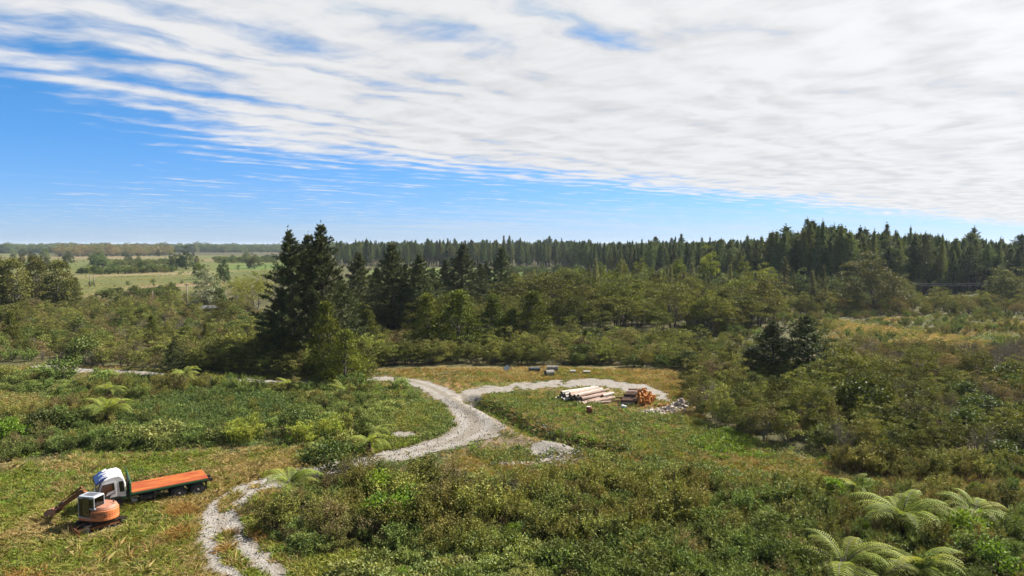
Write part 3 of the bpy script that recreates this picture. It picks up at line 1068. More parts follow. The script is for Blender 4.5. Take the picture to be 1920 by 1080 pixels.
define('silver_tree', [crown_tree(340 + k, 10, 8, 0.18, 85, 46, 0.42, 0.17, 0.85, 0.8, 'column', 2, 0.012, -0.2) for k in range(2)], M_silver, M_bark_pale, 10.0)
define('willow_tree', [crown_tree(350 + k, 11, 10, 0.32, 80, 40, 0.45, 0.13, 0.95, 0.8, 'dome', 2, 0.012, -0.5, 0.5) for k in range(2)], M_willow, M_bark_pale, 11.0)
define('lime_gum', [crown_tree(360 + k, 13, 6.0, 0.45, 50, 46, 0.50, 0.22, 1.0, 0.6, 'dome', 2, 0.010, 0.3, 0.55) for k in range(4)], M_lime, M_bark_pale, 13.0)
define('sapling_pine', [pine(370 + k, 9, 1.7, 0.08, 0.55, 5, 7, 6, 0.5, 0.10, 1.2) for k in range(3)], M_olive, M_bark_grey, 9.0)
define('grass_green', [tuft(400 + k) for k in range(6)], M_grass, M_twig, 0.42)
define('grass_dry', [tuft(420 + k, 18, 0.48, 0.18, 0.026, 0.65) for k in range(6)], M_straw, M_twig, 0.48)
define('grass_rusty', [tuft(440 + k, 22, 0.55, 0.22, 0.028, 0.5) for k in range(4)], M_rust_grass, M_twig, 0.55)
define('weeds', [weed(460 + k) for k in range(6)], M_spiky, M_twig, 0.35)
define('bright_weeds', [weed(470 + k, 34, 0.6, 0.3, 0.15, 0.08) for k in range(4)], M_broad, M_twig, 0.35)
define('bracken', [weed(480 + k, 60, 0.95, 0.6, 0.16, 0.06) for k in range(6)], M_bracken, M_twig, 0.6)
define('rushes', [seed_heads(490 + k) for k in range(4)], M_rush, M_rush, 1.1)
define('bare_shrub', [sprig_shrub(510 + k, 2.2, 1.8, 18, 12, 0.50, 5, 0.16, 0.018, 1.2, 0.3) for k in range(4)], M_dead, M_bark_grey, 2.2)
define('tall_dry', [tuft(520 + k, 30, 0.85, 0.20, 0.026, 0.55) for k in range(5)], M_straw, M_twig, 0.85)
define('tall_green', [tuft(530 + k, 30, 0.75, 0.20, 0.030, 0.6) for k in range(5)], M_grass, M_twig, 0.75)
define('tussock', [tuft(500 + k, 60, 1.1, 0.25, 0.035, 0.75) for k in range(3)], M_rush, M_twig, 1.1)

# ------------------------------------------------------------------ placing
REG = {}
_rg = random.Random(5)
NAMES = {'tall_manuka': 'manuka_shrub', 'brown_manuka': 'brown_shrub'}


def put(kind, x, y, h, label=None, cat=None, group=None, wide=1.0, rot=None, z=None):
    k = KIND[kind]
    s = h / k['h']
    REG.setdefault(kind, []).append(dict(x=x, y=y, z=float(height(x, y)) if z is None else z, sx=s * wide, s=s, var=_rg.randrange(len(k['v'])),
                                         rot=_rg.uniform(0, 6.283) if rot is None else rot, label=label, cat=cat, group=group))


def tree_at(kind, px, py, top, label, cat='tree', group=None, wpx=None, wide=None):
    """a single tree: base pixel, pixel row of its top, width in pixels"""
    x, y, z = ground(px, py)
    _, zt = at_y(px, top, y)
    h = zt - z
    if wide is None:
        wide = 1.0
    put(kind, x, y, h, label, cat, group, wide)


def emit(kind, name, mass_name, mass_label, limit=290):
    lst = REG.get(kind, [])
    if not lst:
        return
    for d in lst:
        px, py = project(d['x'], d['y'], d['z'] + d['s'] * KIND[kind]['h'] * 0.6)
        inside = -40 < px < 1960 and py < 1110 and d['y'] > 5
        d['app'] = (d['s'] / math.hypot(d['x'], d['y'])) * (1 if inside else 0.001) * (50 if d['label'] and d.get('cat') == 'own' else 1)
        d['in'] = inside
    lst.sort(key=lambda d: -d['app'])
    seen = sum(d['in'] for d in lst)
    limit = min(limit, seen)
    mass_name, mass_label = mass_name or name + '_mass', mass_label or 'more of the same plants beyond the frame'
    V = KIND[kind]['v']
    single, rest = ([], lst) if limit == 0 else (lst[:limit], lst[limit:])
    for d in single:
        crown, stem, _, _ = V[d['var']]
        if kind in TREES:
            root = obj(name, None, None, (d['x'], d['y'], d['z']), (0, 0, d['rot']), (d['sx'], d['sx'], d['s']))
            obj('crown', crown, root)
            obj('trunk', stem, root)
        else:
            root = obj(name, crown, None, (d['x'], d['y'], d['z']), (0, 0, d['rot']), (d['sx'], d['sx'], d['s']))
            if stem:
                obj('stem', stem, root)
        lab = d['label']
        if d['group'] in SHARED:
            lab = where(kind, d, lab)
            d['group'] = SHORT[kind] + ' among many on the scrubland'
        tag(root, lab, 'shrub' if d['cat'] in (None, 'own') else d['cat'], d['group'])
    if rest:
        scatter(mass_name, kind, rest, mass_label)


LANDMARKS = [(300, 930, 'the truck deck'), (190, 985, 'the excavator'), (545, 945, 'the fern at the bend'), (735, 955, 'the lime bushes'), (1690, 985, 'the biggest fern'), (1570, 1075, 'the lower left fern'),
             (1098, 745, 'the long log pile'), (1278, 764, 'the rubble heap'), (1033, 702, 'the concrete pipes'), (950, 695, 'the white cover'), (1482, 690, 'the dark young pines'), (1045, 850, 'the culvert mound'), (893, 803, 'the track junction'),
             (580, 680, 'the tall pine clump'), (652, 700, 'the bushy olive tree'), (862, 640, 'the round olive tree'), (1640, 570, 'the pale spreading tree'), (1750, 645, 'the straw patch'), (106, 570, 'the crossarm pole'),
             (384, 570, 'the silver tree'), (478, 575, 'the yellow willow'), (326, 695, 'the small young pine'), (347, 720, 'the bare-trunked fern'), (390, 785, 'the bracken patch'), (1395, 550, 'the largest lime gum'), (1270, 545, 'the broad lime gum'),
             (1885, 560, 'the right-edge tree'), (1915, 780, 'the right edge'), (1915, 690, 'the right edge'), (5, 660, 'the left edge'), (1000, 1078, 'the bottom edge'), (1300, 1078, 'the bottom edge'), (285, 630, 'the conical tree'), (1565, 530, 'the bare trunk'),
             (700, 840, 'the leafy fern'), (200, 780, 'the wide fern'), (1815, 970, 'the flat-topped fern'), (1780, 550, 'the power lines'), (1520, 440, 'the tallest pines'), (1620, 455, 'the pale tree top'), (1720, 470, 'the dark pine wall'), (1830, 465, 'the far right pines'), (1915, 470, 'the right edge'), (1440, 470, 'the plantation corner'), (1180, 600, 'the kanuka belt'), (1300, 600, 'the kanuka trunks'), (1050, 600, 'the end olive tree'), (760, 600, 'the pointed pine')]
SHORT = {'manuka_shrub': 'olive feathery shrub', 'brown_shrub': 'brown twiggy shrub', 'spiky_shrub': 'green upright shrub', 'bramble': 'bramble mound', 'leafy_bush': 'leafy bush', 'dark_bush': 'dark leafy bush',
         'tall_manuka': 'olive manuka', 'brown_manuka': 'brown manuka', 'kanuka_tree': 'dark kanuka tree', 'plantation_pine': 'dark plantation pine', 'sapling_pine': 'thin sapling pine', 'lime_gum': 'small gum', 'dark_tree': 'dark tree', 'gum_tree': 'olive tree', 'rushes': 'stalk clump', 'bare_shrub': 'bare grey shrub'}
SHARED = set()


def where(kind, d, lab):
    """what sets one plant of a crowd apart: its size and its place beside something one can find"""
    h = d['s'] * KIND[kind]['h']
    lo, hi = SIZES.setdefault(kind, tuple(np.percentile([q['s'] * KIND[kind]['h'] for q in REG[kind]], (33, 67))))
    size = 'low' if h < lo else 'tall' if h > hi else 'middling'
    px, py = project(d['x'], d['y'], d['z'] + h * 0.5)
    best = min(LANDMARKS, key=lambda q: math.hypot(px - q[0], (py - q[1]) * 1.8))
    dx, dy = px - best[0], (py - best[1]) * 1.8
    dist = math.hypot(dx, dy)
    side = ('right of' if dx > 0 else 'left of') if abs(dx) > abs(dy) else ('in front of' if dy > 0 else 'behind')
    near = 'touching' if dist < 22 else 'just ' + side if dist < 75 else side if dist < 160 else 'well ' + side
    slim = 'slim ' if d['sx'] / d['s'] < 0.97 else 'broad ' if d['sx'] / d['s'] > 1.13 else ''
    return '%s %s%s %s %s' % (size, slim, SHORT[kind], near, best[2])


SIZES = {}
TREES = set('pine_tree young_pine plantation_pine totara_tree gum_tree spreading_tree round_tree dark_tree silver_tree willow_tree lime_gum sapling_pine kanuka_tree'.split())


def scatter(name, kind, lst, label):
    """one object for a mass nobody could count: variants instanced on points"""
    src = bpy.data.collections.new(name + ' sources')
    for k, (c, s, j, mats) in enumerate(KIND[kind]['v']):
        if not isinstance(j, bpy.types.Mesh):
            me = j.mesh(kind + ' whole', mats)
            KIND[kind]['v'][k] = (c, s, me, mats)
            j = me
        src.objects.link(bpy.data.objects.new('%s source %02d' % (kind, k), j))
    me = bpy.data.meshes.new(name)
    n = len(lst)
    me.vertices.add(n)
    me.vertices.foreach_set('co', np.array([(d['x'], d['y'], d['z']) for d in lst], np.float32).ravel())
    for an, ty, vals in (('rot', 'FLOAT_VECTOR', [(0, 0, d['rot']) for d in lst]), ('scl', 'FLOAT_VECTOR', [(d['sx'], d['sx'], d['s']) for d in lst])):
        me.attributes.new(an, ty, 'POINT').data.foreach_set('vector', np.array(vals, np.float32).ravel())
    me.attributes.new('idx', 'INT', 'POINT').data.foreach_set('value', np.array([d['var'] for d in lst], np.int32))
    o = tag(obj(name, me), label, kind='stuff')
    ng = bpy.data.node_groups.new(name + ' scatter', 'GeometryNodeTree')
    ng.interface.new_socket('Geometry', in_out='INPUT', socket_type='NodeSocketGeometry')
    ng.interface.new_socket('Geometry', in_out='OUTPUT', socket_type='NodeSocketGeometry')
    N = ng.nodes.new
    gi, go, iop, ci = N('NodeGroupInput'), N('NodeGroupOutput'), N('GeometryNodeInstanceOnPoints'), N('GeometryNodeCollectionInfo')
    ci.inputs['Collection'].default_value = src
    ci.inputs['Separate Children'].default_value = True
    ci.inputs['Reset Children'].default_value = True
    L = ng.links.new
    L(gi.outputs[0], iop.inputs['Points'])
    L(ci.outputs[0], iop.inputs['Instance'])
    iop.inputs['Pick Instance'].default_value = True

    def attr(nm, dt):
        a = N('GeometryNodeInputNamedAttribute')
        a.data_type = dt
        a.inputs['Name'].default_value = nm
        return [s for s in a.outputs if s.enabled][0]
    L(attr('idx', 'INT'), iop.inputs['Instance Index'])
    e2r = N('FunctionNodeEulerToRotation')
    L(attr('rot', 'FLOAT_VECTOR'), e2r.inputs[0])
    L(e2r.outputs[0], iop.inputs['Rotation'])
    L(attr('scl', 'FLOAT_VECTOR'), iop.inputs['Scale'])
    L(iop.outputs[0], go.inputs[0])
    md = o.modifiers.new('scatter', 'NODES')
    md.node_group = ng
    for mt in KIND[kind]['v'][0][3]:
        me.materials.append(mt)
    return o
# ------------------------------------------------------------------ where the plants stand
KEEP_OUT = []          # (x, y, radius): vehicles, logs, pipes


def fill(pts, step, mix, seed, grow=0.0, gap=None, jitter=0.48, gravel_gap=0.35, holes=(), cap=None):
    """mix: list of (kind, weight, hmin, hmax, label, group). Jittered hexagonal planting of a ground polygon."""
    poly = gpoly(pts)
    hp = [gpoly(h) for h in holes]
    rng = np.random.RandomState(seed)
    lo, hi = poly.min(0), poly.max(0)
    X, Y = [], []
    y = lo[1]
    row = 0
    while y < hi[1]:
        s = step * (1 + grow * max(0, y - lo[1]))
        half = y * 0.86 + 22
        a, b = max(lo[0], -half), min(hi[0], half)
        xs = np.arange(a + (row % 2) * s / 2, b, s)
        X.append(xs + rng.uniform(-1, 1, len(xs)) * s * jitter)
        Y.append(y + rng.uniform(-1, 1, len(xs)) * s * jitter)
        y += s * 0.87
        row += 1
    x, y = np.concatenate(X), np.concatenate(Y)
    m = in_poly(poly, x, y)
    for h in hp:
        m &= ~in_poly(h, x, y)
    x, y = x[m], y[m]
    if gravel_gap is not None:
        near = y < 105
        g = np.full(len(x), -9.0)
        if near.any():
            g[near] = gravel(x[near], y[near])
        m = g < -gravel_gap
        x, y = x[m], y[m]
    if gap:
        m = fbm(x, y, gap[0], seed, 3) > gap[1]
        x, y = x[m], y[m]
    low = mix[0][4] is None
    for kx, ky, kr in KEEP_OUT:
        m = (x - kx) ** 2 + (y - ky) ** 2 > ((kr * 0.25 if kr != 1.55 else 1.55) if low else kr + 0.2) ** 2
        x, y = x[m], y[m]
    z = height(x, y)
    sel = fbm(x, y, 3.5 * max(1, step), seed + 3, 3)
    rank = np.argsort(np.argsort(sel + rng.uniform(-.16, .16, len(x)))) / max(1, len(x))
    wts = np.array([k[1] for k in mix], float)
    cum = np.cumsum(wts / wts.sum())
    pick = np.minimum(np.searchsorted(cum, rank), len(mix) - 1)
    hv = fbm(x, y, 4 * max(1, step), seed + 5, 2)
    for i in range(len(x)):
        kind, _, h0, h1, lab, grp = mix[pick[i]]
        K = KIND[kind]
        h = h0 + (h1 - h0) * min(1, max(0, hv[i] * 0.7 + rng.uniform(0, .45)))
        if lab is not None:
            h *= min(1.55, math.exp(rng.normal() * 0.20))
        s = h / K['h']
        REG.setdefault(kind, []).append(dict(x=float(x[i]), y=float(y[i]), z=float(z[i]), s=s, sx=s * rng.uniform(0.85, 1.25), var=rng.randint(len(K['v'])),
                                             rot=rng.uniform(0, 6.283), label=lab, cat='tree' if kind in TREES else 'shrub', group=grp))


def keep(px, py, r):
    x, y, _ = ground(px, py)
    KEEP_OUT.append((x, y, r))


for a in ((185, 990, 1.55), (175, 990, 2.2), (225, 975, 1.6), (110, 965, 1.3), (215, 952, 1.8), (255, 945, 1.8), (300, 938, 1.8), (345, 930, 1.8), (380, 926, 1.5),
          (1085, 745, 2.6), (1115, 742, 2.6), (1140, 745, 1.6), (1185, 752, 1.8), (1205, 750, 1.6), (1235, 770, 1.6), (1275, 764, 1.8), (1105, 772, 0.7), (1030, 704, 1.4), (1002, 696, 1.6), (950, 694, 1.0), (1037, 694, 1.4), (1074, 698, 0.9)):
    keep(*a)

for a in ((742, 985, 1.0), (722, 930, 1.0), (80, 812, 1.2), (118, 806, 1.2), (148, 800, 1.0), (12, 832, 1.1), (1800, 1010, .9), (1870, 1075, .9), (1560, 935, .8)):
    keep(*a)
N1 = 'shrubs of the thicket along the bottom edge'
# --- thicket in the foreground
fill([(505, 965), (560, 918), (690, 890), (860, 905), (975, 905), (975, 1000), (860, 1060), (700, 1020), (575, 1040), (515, 1010)], 1.12,
     [('manuka_shrub', .45, 1.3, 2.4, 'olive feathery shrub in the thicket right of the near track bend', N1),
      ('brown_shrub', .2, 1.1, 1.8, 'brownish twiggy shrub in the thicket right of the near track bend', N1),
      ('spiky_shrub', .25, .8, 1.4, 'green upright shrub in the thicket right of the near track bend', N1),
      ('bare_shrub', .07, 1.0, 1.7, 'bare grey shrub in the thicket right of the near track bend', N1),
      ('bramble', .15, .6, .9, 'low bramble mound in the thicket right of the near track bend', N1)], 101)
fill([(690, 1010), (860, 1000), (1000, 1000), (1080, 1080), (1100, 1260), (560, 1260), (640, 1085), (760, 1050)], 0.85,
     [('bramble', .7, .6, 1.1, 'pale green bramble mound at the bottom edge below the bright bushes', N1),
      ('spiky_shrub', .2, .7, 1.2, 'green upright shrub among brambles at the bottom edge', N1),
      ('leafy_bush', .06, .8, 1.3, 'small leafy bush among brambles at the bottom edge', N1)], 102)
fill([(965, 905), (1150, 912), (1330, 922), (1520, 920), (1560, 1000), (1500, 1260), (1080, 1260), (1060, 1080), (965, 1005)], 1.05,
     [('spiky_shrub', .55, .8, 1.7, 'green upright shrub in the low thicket below the log landing', N1),
      ('brown_shrub', .16, .9, 1.4, 'brownish twiggy shrub in the low thicket below the log landing', N1),
      ('manuka_shrub', .30, 1.0, 2.1, 'olive feathery shrub in the low thicket below the log landing', N1)], 103)
fill([(1510, 915), (1720, 925), (2000, 925), (2500, 925), (3000, 1260), (1490, 1260), (1550, 1000)], 1.12,
     [('spiky_shrub', .35, .8, 1.3, 'green upright shrub around the big tree ferns', N1),
      ('manuka_shrub', .35, .9, 1.5, 'olive feathery shrub around the big tree ferns', N1),
      ('brown_shrub', .2, .9, 1.4, 'brownish twiggy shrub around the big tree ferns', N1),
      ('leafy_bush', .10, .9, 1.4, 'bright leafy bush in the corner below the big tree ferns', N1)], 104)
# --- scrub belt right of the clearing
N2 = 'manuka of the dark belt right of the clearing'
fill([(1282, 752), (1325, 795), (1420, 826), (1560, 848), (1700, 862), (2000, 872), (2600, 872), (2600, 722), (1980, 722), (1560, 716), (1420, 690), (1300, 690)], 1.95,
     [('tall_manuka', .86, 1.6, 3.5, 'olive manuka in the dark belt right of the log landing', N2),
      ('dark_bush', .07, 1.8, 3.0, 'dark leafy bush in the belt right of the log landing', N2),
      ('bare_shrub', .09, 2.0, 3.2, 'bare grey shrub in the belt right of the log landing', N2),
      ('kanuka_tree', .04, 3.0, 4.0, 'kanuka tree standing out of the belt right of the log landing', N2),
      ('brown_manuka', .14, 2.0, 3.0, 'brownish manuka in the dark belt right of the log landing', N2)], 105)
fill([(1560, 858), (1700, 872), (1900, 880), (2400, 885), (2400, 905), (1700, 898), (1560, 880)], 1.0,
     [('manuka_shrub', .8, 1.1, 1.8, 'olive feathery shrub along the front of the dark manuka belt', 'shrubs in front of the dark belt'),
      ('spiky_shrub', .2, .8, 1.2, 'green upright shrub along the front of the dark manuka belt', 'shrubs in front of the dark belt')], 106)
fill([(1545, 714), (1980, 724), (2500, 724), (2500, 664), (1570, 664)], 1.9,
     [('bare_shrub', .28, 1.8, 2.8, 'bare grey shrub in the brown band', 'brown manuka band'),
      ('brown_manuka', .55, 1.9, 2.8, 'brown manuka in the brown band right of the dark young pines', 'brown manuka band'),
      ('tall_manuka', .2, 1.8, 2.6, 'olive manuka in the brown band right of the dark young pines', 'brown manuka band')], 107)
GAPS = [[(1540, 602), (1640, 610), (1740, 622), (1720, 640), (1590, 626)], [(1630, 644), (1760, 626), (1880, 645), (1850, 664), (1740, 660)], [(1860, 604), (1960, 610), (1960, 622), (1850, 614)], [(1630, 597), (1720, 597), (1720, 603), (1640, 603)]]
fill([(1200, 652), (1320, 688), (1550, 664), (2300, 664), (2300, 586), (1480, 588), (1300, 612), (1180, 632)], 2.1,
     [('manuka_shrub', .55, .8, 1.8, 'olive shrub on the scrubby flat before the plantation', 'shrubs of the scrubby flat'),
      ('spiky_shrub', .35, .9, 1.8, 'green shrub on the scrubby flat before the plantation', 'shrubs of the scrubby flat'),
      ('brown_shrub', .10, 1.0, 1.8, 'brown shrub on the scrubby flat before the plantation', 'shrubs of the scrubby flat')], 108, 0.004, (9, 0.42), holes=GAPS)
fill([(1440, 592), (2300, 590), (2300, 560), (1700, 566), (1440, 572)], 3.6,
     [('tall_manuka', .7, 2.6, 4.4, 'olive manuka along the foot of the plantation', 'manuka along the plantation foot'),
      ('brown_manuka', .3, 2.4, 3.8, 'brownish manuka along the foot of the plantation', 'manuka along the plantation foot')], 109, 0.003)
# --- hedge behind the clearing and the kanuka behind it
fill([(690, 688), (860, 680), (1080, 682), (1290, 694), (1330, 660), (1180, 640), (1000, 635), (700, 640)], 1.9,
     [('tall_manuka', .8, 2.2, 3.4, 'olive manuka in the hedge behind the clearing', 'manuka hedge behind the clearing'),
      ('dark_bush', .10, 1.8, 2.8, 'dark leafy bush in the hedge behind the clearing', 'manuka hedge behind the clearing'),
      ('brown_manuka', .2, 2.0, 3.0, 'brownish manuka in the hedge behind the clearing', 'manuka hedge behind the clearing')], 110)
fill([(1000, 632), (1230, 632), (1430, 628), (1450, 596), (1280, 576), (1050, 572), (960, 590)], 5.4,
     [('kanuka_tree', 1, 4.2, 8.6, 'dark kanuka tree in the belt behind the clearing hedge', 'kanuka belt behind the clearing')], 111)
fill([(640, 640), (1000, 636), (1000, 590), (1000, 560), (640, 585)], 4.8,
     [('kanuka_tree', 1, 4.2, 7.2, 'kanuka tree among the pines behind the clearing', 'kanuka among the pines')], 112)
fill([(960, 580), (1440, 575), (1440, 556), (1100, 535), (940, 550)], 6.5,
     [('kanuka_tree', 1, 4.0, 7.0, 'distant kanuka tree between the belt and the plantation', 'far kanuka before the plantation')], 113, 0.002)
# --- scrub left of the big pines
N7 = 'scrub left of the big pines'
fill([(-500, 684), (60, 682), (170, 690), (330, 698), (500, 704), (560, 706), (560, 650), (500, 600), (300, 596), (100, 596), (-500, 600)], 2.5,
     [('tall_manuka', .50, 1.4, 3.4, 'olive manuka in the scrub left of the big pines', N7),
      ('brown_manuka', .30, 1.4, 2.8, 'brown manuka in the scrub left of the big pines', N7),
      ('dark_bush', .08, 1.6, 3.0, 'dark leafy bush in the scrub left of the big pines', N7),
      ('bare_shrub', .10, 1.6, 2.8, 'bare grey shrub in the scrub left of the big pines', N7),
      ('kanuka_tree', .03, 3.4, 4.6, 'kanuka tree standing out of the scrub left of the big pines', N7),
      ('spiky_shrub', .18, 1.2, 2.4, 'green shrub in the scrub left of the big pines', N7)], 114, 0.002)
fill([(-250, 600), (500, 600), (470, 570), (330, 560), (150, 572), (-250, 585)], 3.4,
     [('tall_manuka', .7, 1.8, 3.2, 'olive manuka on the edge of the far fields', 'scrub on the edge of the fields'),
      ('brown_manuka', .3, 1.8, 2.8, 'brown manuka on the edge of the far fields', 'scrub on the edge of the fields')], 115, 0.003, (14, 0.36))
fill([(360, 704), (500, 708), (560, 712), (700, 706), (700, 680), (560, 660), (420, 670)], 1.7,
     [('tall_manuka', 1, 2.6, 4.2, 'dark manuka crowded under the big pines beside the back track', 'manuka under the big pines')], 116)
# --- rough ground between the back track and the truck
N8 = 'shrubs between the back track and the truck'
BRK = [(225, 800), (285, 755), (360, 738), (440, 736), (530, 745), (550, 778), (500, 812), (400, 834), (260, 834)]
fill([(-500, 860), (0, 862), (140, 846), (300, 846), (420, 836), (480, 832), (600, 846), (660, 850), (705, 836), (700, 800), (760, 760), (790, 740), (720, 716), (500, 726), (330, 720), (160, 706), (-500, 696)], 1.35,
     [('bramble', .34, .6, 1.1, 'leafy mound on the rough ground above the truck', N8),
      ('spiky_shrub', .36, .7, 1.3, 'green upright shrub on the rough ground above the truck', N8),
      ('manuka_shrub', .22, 1.0, 1.6, 'olive feathery shrub on the rough ground above the truck', N8),
      ('brown_shrub', .08, .9, 1.4, 'brownish shrub on the rough ground above the truck', N8)], 117, 0, (5, 0.40), holes=[BRK, [(-60, 740), (60, 735), (70, 760), (20, 785), (-60, 785)]])
fill([(-150, 850), (0, 852), (120, 842), (300, 846), (440, 832), (480, 824), (250, 820), (-150, 820)], 1.05,
     [('bramble', .30, .8, 1.3, 'bramble mound in the row above the truck', 'bramble row above the truck'),
      ('dark_bush', .30, .8, 1.3, 'dark leafy bush in the bramble row above the truck', 'bramble row above the truck'),
      ('brown_shrub', .15, .8, 1.2, 'brownish shrub in the bramble row above the truck', 'bramble row above the truck'),
      ('spiky_shrub', .25, .8, 1.3, 'green shrub in the bramble row above the truck', 'bramble row above the truck')], 118, 0, (3, 0.34))
fill(BRK, 0.50, [('bracken', .92, .4, 1.05, None, None), ('weeds', .08, .5, .9, None, None)], 119)
fill(BRK, 2.0, [('spiky_shrub', .7, .8, 1.3, 'green shrub standing in the bracken patch', 'shrubs in the bracken patch'), ('manuka_shrub', .3, .9, 1.3, 'olive shrub standing in the bracken patch', 'shrubs in the bracken patch')], 123, 0, (4, .45))
fill([(-150, 705), (160, 712), (330, 722), (500, 728), (700, 722), (790, 740), (850, 790), (800, 836), (700, 855), (560, 850), (420, 842), (140, 852), (-150, 866)], 0.75,
     [('weeds', .5, .3, .5, None, None), ('bracken', .25, .4, .6, None, None), ('bright_weeds', .25, .3, .5, None, None)], 120, 0, None, holes=[BRK])
# --- single shrubs
for px, py, top, kind, lab in [
    (742, 990, 918, 'leafy_bush', 'bright lime leafy bush, lower of two in the thicket right of the track'),
    (722, 935, 878, 'leafy_bush', 'bright lime leafy bush, upper of two in the thicket right of the track'),
    (615, 885, 826, 'dark_bush', 'dark bush beside the near tree fern where the track passes'),
    (80, 812, 765, 'dark_bush', 'glossy dark green bush, left of the row of three above the truck'),
    (118, 806, 765, 'dark_bush', 'glossy dark green bush, middle of the row of three above the truck'),
    (148, 800, 767, 'dark_bush', 'glossy dark green bush, right of the row of three above the truck'),
    (12, 832, 784, 'leafy_bush', 'bright green bush at the left edge above the truck'),
    (560, 815, 770, 'dark_bush', 'dark bush between two patches of yellow-green stalks'),
    (1800, 1010, 955, 'leafy_bush', 'bright green bush right below the biggest tree fern'),
    (1870, 1075, 1020, 'leafy_bush', 'lime leafy bush in the bottom right corner'),
    (1560, 935, 895, 'leafy_bush', 'green leafy bush behind the biggest tree fern'),
    (1885, 870, 826, 'dark_bush', 'round dark bush at the right edge before the belt'),
    (670, 735, 700, 'spiky_shrub', 'round green shrub at the foot of the olive conical trees'),
    (120, 715, 672, 'spiky_shrub', 'broad green gorse mound beside the back track')]:
    x, y, z = ground(px, py)
    _, zt = at_y(px, top, y)
    put(kind, x, y, (zt - z) * 1.1, lab, 'own', None, 1.25)
# --- tall stalks, tussocks
fill([(418, 830), (485, 815), (492, 826), (470, 838), (420, 842)], 0.8, [('rushes', 1, .8, 1.3, 'clump of yellow-green stalks in the patch above the truck bed', 'yellow-green stalks')], 121)
fill([(540, 832), (620, 822), (648, 830), (630, 842), (545, 842)], 0.85, [('rushes', 1, .8, 1.4, 'clump of yellow-green stalks in the patch left of the track bend', 'yellow-green stalks')], 122)
# --- grass
fill([(-150, 975), (-20, 890), (150, 858), (390, 852), (400, 882), (230, 905), (60, 955)], 0.26,
     [('grass_green', .48, .25, .55, None, None), ('bright_weeds', .20, .22, .4, None, None), ('weeds', .12, .22, .4, None, None), ('grass_dry', .20, .3, .6, None, None)], 130)
fill([(-150, 970), (60, 945), (240, 950), (400, 915), (470, 905), (520, 925), (480, 990), (560, 1050), (640, 1100), (700, 1260), (-200, 1260)], 0.27,
     [('grass_dry', .24, .3, .7, None, None), ('grass_green', .50, .25, .65, None, None), ('bright_weeds', .08, .2, .32, None, None), ('weeds', .10, .2, .36, None, None), ('grass_rusty', .06, .35, .6, None, None)], 131, gravel_gap=0.02)
fill([(-150, 900), (150, 858), (400, 850), (590, 842), (600, 870), (490, 908), (470, 1000), (700, 1260), (-200, 1260)], 1.0,
     [('tall_dry', .36, .6, 1.0, None, None), ('tall_green', .64, .5, .9, None, None)], 165, 0, (3, .47), gravel_gap=0.1)
fill([(560, 1045), (700, 1030), (850, 1055), (840, 1260), (560, 1260)], 0.28, [('grass_green', 1, .4, .7, None, None)], 132)
fill([(360, 870), (480, 846), (590, 842), (600, 870), (490, 908), (395, 918)], 0.28, [('grass_dry', .75, .35, .65, None, None), ('grass_green', .25, .3, .5, None, None)], 133)
for k, (px, py, r) in enumerate([(340, 962, .8), (322, 1012, .7), (345, 1000, .5), (420, 1030, .3), (436, 1000, .25)]):
    fill([(px + 34 * r * math.cos(a), py + 13 * r * math.sin(a)) for a in np.linspace(0, 6.1, 9)], 0.2, [('grass_rusty', 1, .45, .7, None, None)], 140 + k, gravel_gap=None)
fill([(690, 694), (1000, 686), (1270, 694), (1310, 745), (1320, 800), (1240, 760), (1150, 722), (1000, 712), (880, 716), (760, 705)], 0.50,
     [('grass_dry', .55, .35, .6, None, None), ('grass_rusty', .25, .35, .6, None, None), ('grass_green', .2, .3, .5, None, None)], 150, gravel_gap=0.1)
fill([(885, 748), (960, 735), (1010, 733), (1150, 768), (1310, 790), (1500, 856), (1300, 862), (1080, 836), (960, 802)], 0.40,
     [('grass_green', .26, .3, .55, None, None), ('weeds', .30, .3, .5, None, None), ('grass_dry', .36, .3, .5, None, None), ('bright_weeds', .08, .3, .45, None, None)], 151, gravel_gap=0.1)
fill([(850, 848), (1080, 845), (1320, 852), (1560, 850), (1980, 886), (1980, 940), (1500, 925), (1080, 915), (850, 905)], 0.40,
     [('grass_dry', .36, .3, .5, None, None), ('grass_rusty', .18, .3, .5, None, None), ('grass_green', .28, .3, .5, None, None), ('weeds', .18, .3, .5, None, None)], 152, 0, (2.5, 0.30), gravel_gap=0.1)
fill([(740, 770), (835, 745), (868, 800), (820, 835), (690, 862), (700, 840), (735, 815)], 0.36,
     [('grass_green', .6, .35, .6, None, None), ('grass_dry', .15, .35, .6, None, None), ('weeds', .25, .3, .5, None, None)], 153, gravel_gap=0.05)
fill([(1290, 830), (1360, 806), (1420, 830), (1400, 850), (1310, 846)], 0.45, [('bright_weeds', 1, .3, .5, None, None)], 154)
fill([(-150, 790), (-60, 735), (60, 728), (85, 760), (20, 792)], 0.45, [('grass_dry', .8, .4, .6, None, None), ('grass_green', .2, .3, .5, None, None)], 155)
fill([(-150, 704), (160, 702), (330, 712), (500, 722), (700, 716), (690, 704), (500, 700), (160, 690), (-150, 680)], 0.6,
     [('grass_dry', .4, .35, .6, None, None), ('grass_green', .6, .35, .6, None, None)], 156, gravel_gap=0.0)
fill([(1480, 592), (2300, 592), (2300, 668), (1560, 668)], 1.15, [('grass_dry', .5, .5, .9, None, None), ('grass_green', .3, .5, .9, None, None), ('weeds', .2, .5, .9, None, None)], 164, 0.004, (10, .36), gravel_gap=None)
for k, h in enumerate(GAPS):
    fill(h, 0.8, [('grass_dry', .8, .5, .8, None, None), ('grass_green', .2, .5, .8, None, None)], 160 + k, gravel_gap=None)

